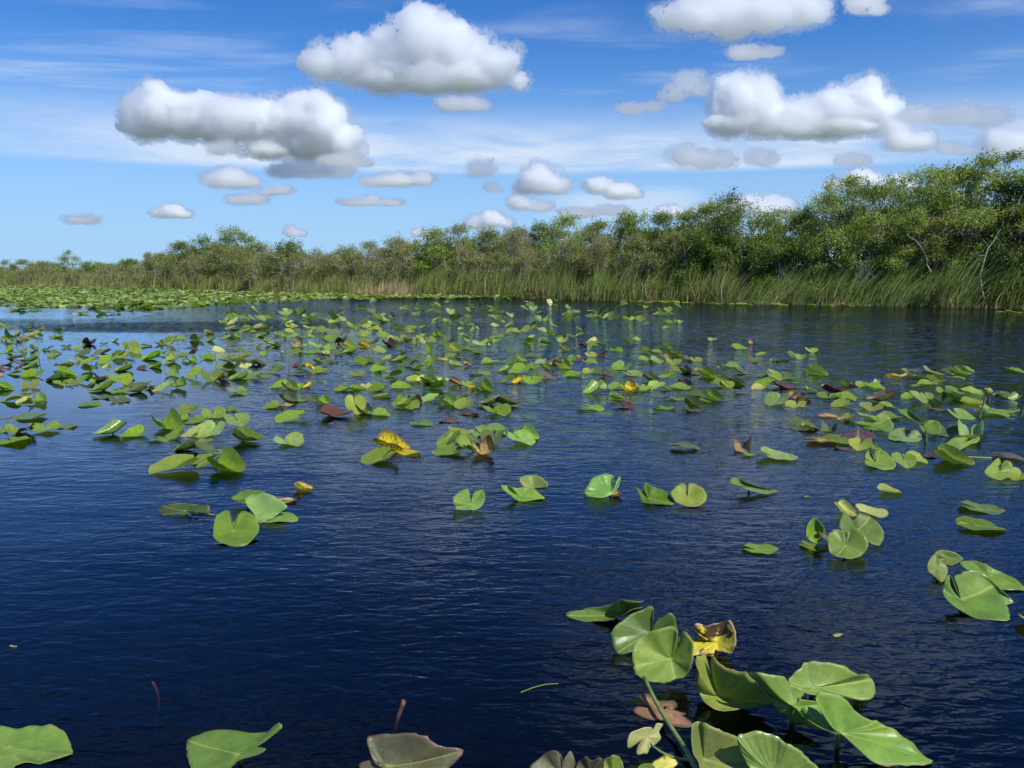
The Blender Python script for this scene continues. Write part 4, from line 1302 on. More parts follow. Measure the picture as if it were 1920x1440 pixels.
 ('tiny dark pair of leaves', C4, [(1305,485,1345,525,'do'),(1345,490,1390,525,'do')]),
 ('small yellow-green cup above the slanting dark leaf', C4, [(1175,420,1265,460,'db')]),
 ('dark-backed leaf pointing right above the bright curled leaf', C4, [(910,335,1055,400,'e')]),
 ('tiny bright cup farthest out on the right part of the open water', C4, [(690,275,760,315,'db')]),
 ('tiny brown withered cup on the open water', C4, [(1090,308,1160,345,'dt')]),
 ('pads with a raised dark wing before a maroon oval pad', C4, [(1500,1060,1640,1180,'eo'),(1640,1100,1780,1200,'db'),(1540,1180,1720,1210,'fo')]),
 # ---- view C5
 ('green pad with a leaning stalk and a maroon leaf at the right', C5, [(90,275,180,345,'d'),(165,290,250,340,'dm')]),
 ('bright pair of pads with a maroon curl above them', C5, [(250,280,350,352,'d'),(420,265,475,330,'dc'),(340,290,505,380,'d')]),
 ('maroon humped leaf over shiny green ones', C5, [(-90,340,140,410,'rm'),(0,395,240,490,'e'),(-120,400,60,470,'w'),(0,460,205,550,'lb')]),
 ('leaf with a dark raised back and a pale rim', C5, [(355,410,615,500,'lk'),(490,480,620,560,'e'),(310,495,490,590,'wb')]),
 ('pale leaf held on a stalk left of the maroon oval pad', C5, [(75,605,215,690,'db')]),
 ('flat tan leaf on the water left of the leaf on a stalk', C5, [(-140,625,75,655,'ft')]),
 ('yellow-tipped dark group at the upper right', C5, [(700,155,780,215,'do'),(780,165,900,195,'do'),(540,215,775,245,'fy'),(690,200,765,245,'dy')]),
 ('small two-lobed pad right of the yellow-tipped dark group', C5, [(780,195,930,258,'d')]),
 ('pale yellow-green pad with lobes up, above a low bright leaf', C5, [(940,140,1100,228,'db'),(955,235,1140,300,'eb')]),
 ('low pad with a flat one at its left, upper right water', C5, [(875,262,1035,328,'w'),(795,322,900,342,'f')]),
 ('dark green pile of pads at the upper right with a small round leaf in front', C5, [(1110,140,1215,190,'do'),(1255,130,1400,200,'e'),(1215,150,1370,225,'d'),(1160,180,1215,230,'d'),(1180,235,1310,272,'fb')]),
 ('slanting leaf near the right edge, highest there', C5, [(1765,140,1915,218,'e')]),
 ('mass of dark green pads behind a withered flower', C5, [(1065,340,1190,420,'d'),(1305,330,1460,415,'ep'),(1460,370,1550,430,'d'),(1140,335,1370,420,'e'),(1180,410,1330,480,'eo')]),
 ('brownish pad with a bright rosette pad at the right edge', C5, [(1620,390,1700,430,'d'),(1670,390,1800,470,'eo'),(1780,385,1890,480,'dp')]),
 ('pads in front of the dark mass with a purple flat leaf at their right', C5, [(705,400,800,465,'l'),(900,400,1000,470,'db'),(790,385,960,520,'e'),(970,490,1110,550,'eo'),(965,545,1155,585,'fk')]),
 ('long bright leaf strip lying right of the purple flat leaf', C5, [(1295,450,1530,520,'eb'),(1480,520,1590,590,'ep')]),
 ('shiny round two-lobed pad with ribs at the foot of the withered flower stalk', C5, [(1170,550,1420,680,'dp')]),
 ('long flat pad right of the withered flower stalk', C5, [(1420,570,1755,650,'e'),(1590,565,1865,610,'f')]),
 ('large curling green pads piled above the maroon oval pad', C5, [(270,590,430,680,'d'),(500,610,680,665,'e'),(420,620,610,760,'e')]),
 ('dark shaded pad behind the long sweeping one', C5, [(1030,720,1270,850,'do')]),
 ('pad with a white glint above a leaf pointing left', C5, [(1275,725,1505,855,'wp')]),
 ('small yellow-green fan leaf under the maroon oval pad', C5, [(180,850,390,985,'wb'),(375,905,475,980,'eb')]),
 ('light pad left of the maroon oval pad', C5, [(-180,835,175,920,'e'),(-90,730,35,810,'wo')]),
 ('tan and red scraps under the light pad at the right cluster', C5, [(-250,890,20,925,'ft'),(40,945,170,985,'fm')]),
 ('ragged pad pointing right between the big heart pad and a floating stem', C5, [(1035,1005,1405,1130,'e'),(935,1015,1040,1060,'fm')]),
 ('flat purple oval leaf at the end of a floating stem', C5, [(1610,1040,1905,1085,'fk')]),
]
_seen_boxes = []
for lab, crop, lv in PL:
    plant(lab, crop, lv)

# small pads farther out, each too small to tell from its neighbours
_r = np.random.default_rng(21)
FARB = [
 ('the pale knot of pads at the left behind the cream tangle', C2, [(60,85,120,122),(75,85,140,120),(170,85,220,108),(130,112,190,140),(115,140,190,182),(170,145,260,185),(240,160,320,205),(270,138,350,170),(350,138,440,178),(440,145,520,188),(330,180,395,210),(60,225,150,270),(120,205,180,250),(160,205,235,250)]),
 ('the pale pads in the middle of the far field', C2, [(545,190,600,238),(585,195,650,242),(635,165,720,215),(690,165,775,200),(650,105,720,135),(660,125,750,165),(705,215,790,250),(760,215,840,260),(835,215,905,250),(870,150,930,210),(915,145,1010,208),(790,105,845,128),(820,140,880,170),(1030,170,1110,215),(1150,165,1220,225),(1030,45,1080,72),(1045,90,1130,125),(1130,65,1190,105),(1205,105,1260,165),(1240,130,1305,180)]),
 ('the densest bright far cluster of pads', C2, [(1320,75,1400,130),(1380,100,1450,160),(1430,110,1510,165),(1320,120,1390,165),(1390,140,1470,190),(1450,140,1510,190),(1300,180,1370,240),(1340,190,1400,245),(1480,190,1570,250),(1625,130,1690,170),(1740,165,1800,210),(1860,135,1915,170),(1500,85,1560,110),(1590,88,1630,112),(1850,215,1910,260),(1700,145,1840,185)]),
 ('the thin spread of pads on far open water', C3, [(340,45,390,70),(145,80,190,110),(45,95,90,125),(235,118,268,140),(290,105,330,132),(340,105,370,130),(365,120,420,148),(285,158,330,182),(395,150,440,200),(440,150,470,175),(580,118,640,155),(660,95,700,120),(715,105,770,155),(720,165,770,205),(765,165,835,210),(860,135,935,205),(935,95,985,135),(950,135,990,165),(1050,70,1090,105),(1070,48,1110,78),(1120,115,1175,155),(1000,155,1050,190),(1030,165,1075,205),(1085,185,1150,230),(1350,150,1390,185),(1220,25,1260,52),(1295,50,1340,78),(1345,60,1380,76),(545,5,600,30),(340,230,375,250),(60,75,115,100)]),
 ('the few pads on far water before the reed bank', C4, [(140,20,200,55),(190,22,240,52),(235,18,290,55),(245,100,320,140),(335,95,380,135),(375,105,430,135),(230,160,290,190),(50,115,120,150),(-20,60,45,105),(-100,85,-30,110),(-170,70,-110,100)]),
]
for lab, crop, bx in FARB:
    for b in bx:
        mat = _r.choice(['b', 'b', 'p', 'g', 'b', 'o', 'c'], p=[.22, .2, .2, .2, .1, .06, .02])
        plant('small pad of ' + lab, crop, [(*b, _r.choice(list('ddewrl')) + mat)], group=lab)

for i, px in enumerate([1195, 1210, 1235, 1255, 1330, 1345, 1392, 1400, 1450, 1462, 1520, 1552, 1595, 1880, 1903, 1260, 1290, 1375]):
    py = float(np.interp(px, [1190, 1400, 1600, 1900], [567, 571, 574, 587]))
    w = _r.uniform(14, 26)
    plant('flat pad at the foot of the reed bank', (px, py, 1), [(-w / 2, -w * .22, w / 2, 0, 'f' + _r.choice(['b', 'g']))], group='flat pads at the foot of the right reed bank')


# the closed mat of pads on the far left: thousands, one mass
def mat_pads(sparse=False):
    V0, F0, _ = pad_template(.3, 1, 2)
    V1, F1, _ = pad_template(.12, 2, 2)
    V2, F2, _ = pad_template(.5, 0, 2)
    T = [(V0, F0), (V1, F1), (V2, F2)]
    rg = np.random.default_rng(3)
    Vs, Fs, Cs, nv = [], [], [], 0
    cnt = 0
    lx = [-60, 0, 100, 200, 300, 420, 520, 620, 760, 900, 1000]
    ly = [592, 590, 591, 589, 584, 577, 570, 565, 561.5, 560, 559.5]
    cols = np.array([(.19, .27, .06), (.26, .34, .08), (.36, .43, .12), (.10, .16, .035), (.50, .52, .20), (.12, .07, .045), (.22, .30, .10)])
    pw = np.array([.26, .24, .16, .16, .05, .04, .09])
    while cnt < (150 if sparse else 10500):
        px = rg.uniform(-120, 1000)
        top = float(np.interp(px, [a for a, b in SHORE_PX], [b for a, b in SHORE_PX])) - .5
        bot = float(np.interp(px, lx, ly))
        # area-true sampling in depth
        d0, d1 = 1 / (bot - HORIZ), 1 / (top - HORIZ)
        q = rg.uniform(0, 1)
        py = HORIZ + 1 / (d0 + (d1 - d0) * q)
        edge = (bot - py) / (bot - top + .01)
        if sparse:
            px = rg.uniform(420, 1290)
            py = rg.uniform(562, 604) if px > 640 else rg.uniform(588, 604)
            edge = 1
        P = at_z(px, py)
        if edge < .4 and mnoise.noise(Vector((P[0] * .6, P[1] * .45, 0))) > edge * 1.7 - .38:
            continue
        if not sparse and px > 430 and rg.random() < .3:
            continue
        cnt += 1
        V, F = T[int(rg.integers(3))]
        s = rg.uniform(.22, .38)
        M = rotm(rg.uniform(0, 6.3), R(abs(rg.normal() * (22 if sparse else 9))), R(rg.normal() * (14 if sparse else 8)))
        Q = V @ M.T * s
        Q[:, 2] += -Q[:, 2].min() - .004 + rg.uniform(0, .02)
        Vs.append(Q + P)
        Fs.append(np.array(F) + nv)
        nv += len(V)
        c = cols[rg.choice(7, p=pw)] * rg.uniform(.75, 1.25)
        Cs.append(np.repeat(c[None], len(V), 0))
    V, F, C = np.concatenate(Vs), np.concatenate(Fs), np.concatenate(Cs)
    # degenerate centre quads -> nudge to a valid quad
    me = bpy.data.meshes.new('lily_pads')
    tri = F[:, 2] == F[:, 3]
    T3, Q4 = F[tri][:, :3], F[~tri]
    allv = np.concatenate([T3.ravel(), Q4.ravel()]).astype(np.int32)
    tot = np.concatenate([np.full(len(T3), 3), np.full(len(Q4), 4)]).astype(np.int32)
    me.vertices.add(len(V))
    me.vertices.foreach_set('co', V.astype(np.float32).ravel())
    me.loops.add(len(allv))
    me.loops.foreach_set('vertex_index', allv)
    me.polygons.add(len(tot))
    me.polygons.foreach_set('loop_start', np.concatenate([[0], np.cumsum(tot)[:-1]]).astype(np.int32))
    me.polygons.foreach_set('loop_total', tot)
    me.polygons.foreach_set('use_smooth', np.ones(len(tot), bool))
    me.update(calc_edges=True)
    c4 = np.ones((len(V), 4), np.float32)
    c4[:, :3] = C
    a = me.color_attributes.new('tint', 'FLOAT_COLOR', 'POINT')
    a.data.foreach_set('color', c4.ravel())
    return me


M_MAT = leaf_material('mat_pad', .5, .3, .32)
o = link('lily_pads', mat_pads(), M_MAT)
props(o, 'closed floating mat of lily pads covering the water at the far left', 'lily pads', None, 'stuff')
o = link('lily_pads', mat_pads(True), M_MAT)
props(o, 'tiny pads scattered on the ruffled far water before the reed bank', 'lily pads', None, 'stuff')


# ------------------------------------------------------------------ near leaves traced point by point: (x, y in the enlarged view, height over water in cm)
V6 = (1000, 1100, 3.84)
V7 = (1420, 1100, 3.84)
V8 = (0, 1100, 2.0)


def near_leaf(label, crop, centre, pts, mat, name='pond_lily', n=4, rings=10, fine=1.5, stalk=None, cat='water lily', seed=0, sharp=False, group='large pads nearest the camera'):
    ox, oy, sc = crop
    conv = lambda p: at_z(ox + p[0] / sc, oy + p[1] / sc, max(p[2], .25) / 100)
    c = conv(centre)
    out = np.array([conv(p) for p in pts])
    out = densify(out, n)
    rg = np.random.default_rng(seed)
    m = len(out)
    rr = np.linspace(0, 1, rings + 1)[1:] ** .9
    size = np.linalg.norm(out - c, axis=1).mean()
    out = c + (out - c) * (1 + rg.normal(size=(m, 1)) * .011)
    Vv, UVv = [np.zeros((1, 3))], [np.array([[.5, 0]])]
    d = out - c
    # angle coordinate with the midrib at the farthest point
    far = int(np.argmax(np.linalg.norm(d, axis=1)))
    an = ((np.arange(m) - far) / m + .5) % 1.0
    lat = rg.uniform(0, 6, 3)
    flat = np.array([d[:, 0], d[:, 1], d[:, 2]]).T
    for r in rr:
        P = flat * r
        # blade stays low near the joint and sweeps up to the rim
        P[:, 2] = flat[:, 2] * (r ** 1.35) - .10 * size * math.sin(PI * r) * .35
        P[:, 2] += fine * size * (.022 * np.sin(an * 2 * PI * 5 + lat[0]) * r ** 2 + .010 * np.sin(an * 2 * PI * 13 + lat[1]) * r ** 3)
        P[:, 2] += np.array([mnoise.noise(Vector(tuple((p + c) * 18))) for p in P]) * size * .03 * r
        Vv.append(P)
        UVv.append(np.stack([an, np.full(m, r)], 1))
    V = np.concatenate(Vv)
    UV = np.concatenate(UVv)
    F = [(0, 1 + i, 1 + (i + 1) % m) for i in range(m)]
    for r in range(rings - 1):
        for i in range(m):
            j = (i + 1) % m
            a, b = 1 + r * m + i, 1 + r * m + j
            F.append((a, a + m, b + m, b))
    root = empty(name, (c[0], c[1], 0))
    props(root, label, cat, group)
    me = faces_mesh('leaf', V, F, UV)
    # rim faces must not interpolate u across the wrap
    me.materials.append(PM[mat])
    o = link('leaf', me, None, root)
    o.location = (0, 0, c[2])
    # make sure the blade faces up
    me.update()
    if sum(p.normal.z * p.area for p in me.polygons) < 0:
        me.flip_normals()
    sm = o.modifiers.new('thickness', 'SOLIDIFY')
    sm.thickness = .0016
    sm.offset = -1
    if stalk is None:
        stalk = [(0, 0, c[2] - .004), (.0, .01, c[2] * .4), (.005, .025, -.05)]
    if stalk:
        P = bez(np.array(stalk[0]), np.array(stalk[1]), np.array(stalk[2]), 8)
        A = Acc()
        A.add(*tube_np(P, np.linspace(.0065, .008, 8), 8))
        link('stalk', A.mesh('stalk'), M_STALK, root)
    return root


H = near_leaf
H('canoe-shaped green leaf lying left of the tallest near heart leaves', V6, (600,205,1.5), [(690,165,4),(740,130,8),(795,108,11),(740,100,12),(680,96,12),(630,97,11),(575,125,7),(440,142,4),(330,170,2),(232,208,.5),(330,238,.5),(430,250,.5),(560,240,2),(650,194,6),(720,155,8),(790,156,8),(740,162,5)], 'g', seed=1)
H('deeply split green leaf standing behind the brightest near leaf', V6, (840,330,5), [(852,300,6),(862,230,11),(858,150,15),(790,165,14),(700,200,12),(620,255,10),(568,320,7),(562,380,4),(590,445,1.5),(615,478,.5),(700,478,.5),(800,440,.5),(920,420,1),(1000,390,3),(1030,300,7),(1020,225,12),(985,188,14),(930,215,12),(880,270,9),(856,318,6)], 'g', seed=2)
H('brightest near leaf, a heart facing the camera on top of a thick stalk', V6, (990,518,7), [(1012,495,7.5),(1035,420,12),(1040,340,17),(1010,290,19),(960,287,19),(880,310,18),(790,360,15),(735,410,13),(716,470,11),(720,560,7),(735,620,5),(758,650,4),(850,690,3),(930,687,2.5),(1020,672,2),(1100,635,4),(1140,570,8),(1150,480,12),(1148,390,16),(1100,325,18),(1065,340,16),(1045,410,13),(1018,488,8)], 'b', seed=3, stalk=[])
H('dead yellow and brown crumpled leaf right of the brightest near leaf', V6, (1320,395,3), [(1165,370,3),(1200,345,6),(1150,300,8),(1165,278,10),(1230,270,10),(1290,262,10),(1385,240,11),(1430,265,11),(1455,330,9),(1460,400,6),(1440,460,3),(1415,490,1),(1350,470,.6),(1310,455,1),(1285,470,.6),(1298,506,.4),(1240,498,.4),(1190,482,.6),(1130,492,.4),(1128,430,1),(1145,365,2)], 'Y', n=3, fine=2.6, seed=4)
H('olive leaf with a folded yellow-stained left flap below the dead yellow leaf', V6, (1335,785,1.5), [(1290,700,4),(1262,560,11),(1240,500,15),(1190,506,16),(1167,535,15),(1195,620,11),(1175,690,7),(1190,770,2),(1240,840,1),(1310,880,.5),(1450,880,.5),(1550,870,1),(1650,865,2),(1735,840,5),(1690,770,8),(1600,690,12),(1560,660,13),(1530,625,14),(1480,600,14.5),(1400,580,14.5),(1330,548,15),(1280,515,15.5)], 'b', seed=5)
H('wavy leaf with a dark underside between the olive leaf and the longest leaf', V7, (260,860,7), [(-58,635,15),(0,622,17),(80,625,17),(150,640,16),(190,655,15),(225,690,13),(310,722,12),(350,742,11),(300,775,9),(310,812,9),(430,820,8),(478,860,6),(480,1000,3),(400,1020,2),(330,985,2),(230,948,2),(130,880,4),(90,790,7),(10,690,12),(-30,660,14)], 'g', seed=6)
H('broad green leaf with two small holes behind the longest leaf', V7, (400,725,4), [(330,745,5),(280,735,5.5),(225,690,6),(240,640,8),(285,600,9.5),(320,580,10),(340,550,11),(400,530,12),(480,535,12),(540,555,11),(620,575,10),(715,622,8),(780,625,7),(820,660,4),(845,730,2),(835,795,.5),(780,812,.5),(640,805,.5),(540,775,2),(440,775,3),(360,760,4)], 'h', seed=7)
H('longest near leaf, pointing to the lower right with a split lobe', V7, (590,1048,6), [(560,1010,6.5),(500,930,11),(445,860,15),(425,800,16),(440,772,17),(520,775,17),(620,810,15),(680,860,13),(740,910,11),(810,950,9),(870,965,8),(910,1015,7),(990,1035,6),(1090,1105,4),(1160,1160,3),(1220,1220,1.5),(1265,1265,.5),(1200,1290,.5),(1070,1298,.5),(930,1290,1),(820,1250,2),(740,1180,3),(660,1110,4),(580,1070,5),(480,1035,6),(400,985,8),(325,920,10),(317,880,12),(345,860,13),(420,880,11),(490,950,8),(548,1008,6.5)], 'h', seed=8, n=3)
H('glossy leaf with a bright sheen cut by the bottom edge', V7, (120,1330,4), [(-150,1090,13),(-120,1060,14),(0,1042,15),(130,1080,14),(220,1130,13),(300,1180,11),(380,1250,8),(460,1310,5),(500,1400,2),(350,1480,1),(150,1480,2),(30,1400,3),(-60,1290,5),(-130,1180,9)], 'p', seed=9)
H('yellow-green leaf at the bottom edge with the dark shadow of its neighbour on it', V6, (1230,1240,3), [(1190,962,14),(1150,985,14),(1140,1080,11),(1150,1180,8),(1190,1260,5),(1210,1330,3),(1290,1390,1),(1480,1430,.5),(1620,1390,1),(1600,1280,3),(1520,1190,6),(1490,1130,8),(1460,1080,10),(1380,1040,12),(1300,1010,13),(1230,985,14)], 'b', seed=10)
H('scrap of orange-yellow leaf at the bottom edge beside the thick stalk', V6, (960,1280,1.5), [(850,1270,1),(900,1240,2),(950,1205,3),(1000,1230,2.5),(1055,1262,1.5),(1020,1290,1),(980,1340,.5),(880,1340,.5)], 'y', seed=11, n=2, stalk=[])
H('bronze leaf with a notched top at the bottom edge, left one of a pair', V6, (200,1330,2), [(205,1230,6),(190,1200,7),(170,1180,8),(110,1190,7),(60,1220,5),(-20,1290,3),(-30,1360,1),(40,1420,.5),(250,1430,.5),(298,1340,1),(298,1240,5),(270,1190,7),(235,1222,6),(214,1262,5)], 'k', seed=12)
H('bronze leaf with a wavy top at the bottom edge, right one of a pair', V6, (410,1330,2), [(305,1306,3),(340,1250,5),(375,1225,7),(415,1247,6),(470,1235,7),(500,1250,6),(512,1330,2),(480,1420,.5),(330,1420,.5)], 'k', seed=13)
H('small rounded green leaf at the bottom edge right of the bronze pair', V6, (570,1340,2), [(510,1250,5),(560,1220,7),(600,1215,7),(635,1250,5),(648,1320,3),(620,1420,.5),(520,1420,.5)], 'g', seed=14)
H('low green leaf peeping over the bottom edge left of the orange-yellow scrap', V6, (810,1330,1), [(750,1306,2),(800,1275,3),(850,1275,3),(880,1310,2),(850,1380,.5),(760,1380,.5)], 'g', seed=15, stalk=[])
H('curled dying leaf with brown rims on a thin bent stalk', V6, (825,1078,5), [(780,1105,4),(690,1160,3),(678,1120,5),(700,1060,7),(780,1020,8),(850,1005,8),(862,1040,6),(885,990,8),(935,985,8),(905,1040,6),(918,1100,4),(862,1150,2),(840,1150,3),(822,1200,1),(795,1206,1),(745,1205,1),(745,1160,2),(785,1112,4)], 'c', n=3, fine=2.4, seed=16, stalk=[])
H('sunken brown leaf torn into pieces under the thick stalk', V6, (930,900,.3), [(720,890,.3),(750,862,.3),(830,872,.3),(762,792,.3),(775,770,.3),(835,772,.3),(870,805,.3),(915,820,.3),(1010,820,.3),(1035,865,.3),(940,862,.3),(1060,900,.3),(1100,915,.3),(1080,930,.3),(1150,985,.3),(1140,1010,.3),(1020,1005,.3),(940,960,.3),(850,960,.3),(760,925,.3)], 's', n=2, fine=0, seed=17, stalk=[], name='dead_leaf', cat='dead leaf')
H('flat green leaf cut by the left and bottom edges with small holes', V8, (20,600,.6), [(-70,600,1),(-120,560,1.5),(-20,530,2),(60,530,2),(140,513,3),(200,525,2.5),(245,550,1.5),(268,600,.6),(266,630,.4),(200,650,.4),(150,658,.4),(80,662,.4),(40,690,.4),(-60,690,.4),(-130,640,.6)], 'h', seed=18)
H('green leaf with a curled right tip casting a dark shadow at the bottom left', V8, (895,628,4), [(940,600,5.5),(1000,560,7.5),(1052,535,10),(1055,520,11),(1030,518,10),(1000,540,7.5),(905,543,6.5),(850,537,6.5),(760,548,5),(705,568,3),(700,600,2),(705,650,1),(730,705,.5),(790,720,.5),(850,690,2),(900,652,4),(985,618,7),(990,602,7.5),(960,606,6)], 'h', seed=19)
H('bronze-green leaf with a reddish joint and a straight pointed right end', V8, (1450,672,2), [(1410,662,3),(1385,610,6),(1375,580,8),(1395,555,9.5),(1450,549,10.5),(1540,552,11),(1600,568,10),(1660,595,8),(1740,615,6),(1715,650,4),(1680,682,2),(1600,720,1),(1450,725,.5),(1345,672,1),(1390,645,3),(1420,665,2.5)], 'k', seed=20)


# medium leaves traced the same way
G2 = 'separate pads in the middle distance'
def T(label, crop, c, pts, mat, seed, st=None):
    near_leaf(label, crop, c, pts, mat, n=3, rings=8, seed=seed, group=G2, stalk=st)
T('round upright heart pad, front one of the trio at the left', A_, (530,570,2.5), [(528,540,4),(515,490,8),(500,480,9),(470,500,9),(452,530,8),(446,570,5),(448,600,2),(480,622,.8),(540,632,.5),(590,625,.5),(632,585,2),(638,550,5),(620,510,8),(580,490,9),(555,495,9),(538,520,6)], 'g', 31)
T('shiny pale folded pad, right one of the trio at the left', A_, (655,490,3), [(580,440,7),(600,420,9),(650,412,11),(700,425,11),(740,450,9),(755,475,6),(720,495,3),(690,520,1),(660,533,.5),(632,530,.5),(610,490,3),(588,462,6)], 'p', 32)
T('dark wavy pad behind the shiny pale folded one of the trio', A_, (590,440,4), [(518,437,4),(560,405,8),(600,398,9),(660,405,9),(652,440,6),(620,480,2),(600,472,2),(560,452,2)], 'g', 33)
T('dark pad with its back raised, leftmost of the trio', A_, (330,485,2.5), [(218,480,2),(250,460,4),(320,455,5),(400,460,5),(430,466,5),(425,495,3),(370,492,2),(300,502,.5),(240,503,.5)], 'o', 34)
T('low pad tip stretching right from under the shiny folded one', A_, (720,515,.8), [(635,530,.4),(690,498,1),(750,490,1.5),(797,510,1),(797,528,.5),(720,533,.4)], 'g', 35)
T('single upright heart-shaped pad below and right of the middle', A_, (1525,458,3), [(1523,432,5),(1515,400,8),(1490,398,9),(1462,415,8),(1450,445,6),(1455,470,2),(1480,482,.6),(1520,484,.5),(1560,475,1),(1583,440,5),(1580,405,8),(1570,395,9),(1545,405,8),(1530,432,5.5)], 'g', 36)
T('low wavy dark green pad in front of a yellowing upright one', A_, (1730,422,2), [(1650,380,8),(1675,378,8),(1700,390,7),(1760,385,6),(1790,400,4),(1835,430,1),(1800,440,.5),(1725,443,.5),(1690,420,3),(1665,400,6)], 'g', 37)
T('yellowing upright pad behind the low wavy dark green one', A_, (1785,388,3), [(1728,352,9),(1760,338,10),(1800,337,10),(1840,360,8),(1846,385,5),(1820,397,2),(1780,402,1),(1745,385,4)], 'b', 38)
T('bright pale upright pad with a folded right lobe in the open middle', B_, (188,186,2.5), [(78,190,1.5),(90,160,6),(115,125,10),(160,110,12),(195,110,12),(203,130,10),(194,168,4),(204,168,4),(215,140,9),(228,120,11),(231,130,10),(215,175,4),(195,197,1),(150,205,.5),(100,203,.5)], 'p', 39)
T('green pad with two horn-like lobes, left of a touching pair', B_, (350,212,2), [(292,158,8),(312,172,6),(333,188,3.5),(330,165,8),(335,148,9),(360,158,8.5),(400,170,7),(430,195,4),(462,232,.5),(400,236,.5),(330,228,.5),(312,200,3)], 'g', 40)
T('yellow-green round heart pad, right of a touching pair', B_, (511,205,3), [(511,188,5),(505,155,9),(480,150,9.5),(455,165,8),(443,190,6),(455,215,3),(490,238,1),(540,248,.5),(575,232,1),(592,205,4),(580,175,7),(550,152,9),(520,148,9.5),(515,175,7)], 'b', 41)
T('single pad pointing right with its left side raised over a dark reflection', B_, (770,162,4), [(690,147,7),(695,127,9),(720,124,9),(760,145,7),(830,165,4),(890,180,1),(850,190,.5),(800,188,.5),(750,170,3),(710,155,5)], 'g', 42)
T('front upright heart pad of the group under two curled yellow leaves', B_, (1173,408,4), [(1174,385,6),(1165,350,10),(1130,338,11),(1105,360,9),(1100,400,6),(1110,440,2),(1150,460,.6),(1200,462,.5),(1245,445,1),(1268,410,5),(1255,365,10),(1225,340,12),(1195,338,11),(1180,370,8)], 'g', 43)
T('tall pad behind the front upright heart pad, with two pointed lobes', B_, (1225,340,6), [(1150,340,6),(1152,300,10),(1165,272,12),(1190,290,10),(1207,303,9),(1230,276,12),(1275,285,11),(1315,320,8),(1335,365,4),(1320,400,1),(1295,407,.5),(1260,390,2),(1200,365,4)], 'g', 44)
T('smaller upright pad left of the front upright heart pad', B_, (1050,350,5), [(1008,355,6),(1020,310,10),(1045,293,12),(1075,320,10),(1085,345,7),(1075,380,3),(1050,400,.5),(1018,385,2)], 'g', 45)
T('curled bright leaf at the left end of the large right clump', B_, (1560,505,4), [(1520,480,7),(1545,442,9),(1570,470,7),(1600,500,4),(1595,540,1),(1575,562,.5),(1535,530,2),(1517,510,4)], 'b', 46)
T('rounded pad at the back of the large right clump', B_, (1600,458,5.5), [(1545,440,8),(1570,427,9),(1610,430,9),(1665,460,6),(1650,475,5),(1600,492,3),(1560,470,4)], 'g', 47)
T('long pad with a ragged dark edge at the back right of the large right clump', B_, (1780,532,3.5), [(1650,482,7),(1700,470,8),(1760,490,7),(1850,530,4),(1920,580,1),(1915,595,.5),(1830,590,1),(1750,552,3),(1690,512,5)], 'h', 48)
T('pale shiny pad in the middle of the large right clump', B_, (1750,568,5), [(1660,525,10),(1700,510,11),(1760,530,9),(1820,590,5),(1875,640,.6),(1840,655,.5),(1800,612,3),(1730,560,6)], 'p', 49)
T('largest front leaf of the large right clump', B_, (1658,632,3.5), [(1650,610,5),(1628,565,10),(1610,532,12),(1590,560,10),(1578,590,7),(1600,640,4),(1650,680,1.5),(1720,708,.6),(1850,724,.4),(1858,690,1),(1840,640,3),(1790,575,6),(1730,530,10),(1670,522,12),(1632,530,12),(1642,575,9)], 'g', 50)
T('long pad sweeping from upper left to a round end on a thick stalk', C5, (930,725,7), [(650,590,11),(670,562,13),(740,565,13),(800,610,12),(860,650,11),(940,685,10),(1040,690,10),(1090,740,8),(1085,800,5),(1040,826,3),(980,820,3),(900,780,4),(850,705,6),(780,655,7),(690,625,9)], 'g', 51)
T('shiny pad with a shaded notch right of the maroon oval pad', C5, (740,865,2), [(550,850,1),(570,810,4),(640,760,7),(720,752,8),(728,800,5),(745,845,2.5),(800,790,6),(860,788,7),(890,820,4),(898,870,1),(850,890,.5),(700,892,.5),(600,885,.5)], 'p', 52)
T('large leaf pointing left with a drooping right lobe', C5, (1300,925,2), [(1040,955,.5),(1130,910,2),(1230,860,5),(1355,850,6),(1335,905,3),(1400,870,5),(1470,850,6),(1465,890,4),(1380,930,1),(1280,980,.5),(1150,972,.5)], 'g', 53)
T('big heart pad with a split lobe below the small fan leaf', C5, (445,1108,2), [(432,1070,4),(400,1010,8),(365,980,9),(330,1040,6),(320,1080,3),(345,1130,1),(430,1160,.5),(560,1172,.5),(635,1150,1),(620,1090,4),(560,1010,8),(480,978,9),(430,992,8),(440,1060,5)], 'g', 54)
T('upright bright heart pad near the right edge', C5, (1675,1195,3), [(1672,1155,5),(1690,1100,8),(1665,1062,10),(1620,1090,9),(1530,1180,5),(1540,1230,2),(1620,1265,.5),(1720,1270,.5),(1800,1220,2),(1820,1170,5),(1790,1110,9),(1740,1088,10),(1705,1100,9),(1683,1155,5)], 'b', 55)
T('smooth maroon oval pad lying on the water', C5, (260,838,3), [(85,860,1),(150,800,3),(230,778,4),(330,785,4),(410,810,3),(440,850,1.5),(400,875,.8),(300,895,.5),(200,890,.5),(120,875,.6)], 'm', 56)
T('large curling pad bending over just above the maroon oval pad', C5, (400,735,6), [(215,700,8),(300,685,9),(400,715,7),(470,690,9),(560,670,10),(610,720,8),(600,790,4),(570,815,2),(480,775,4),(400,790,2),(310,760,3),(260,725,6)], 'g', 57)

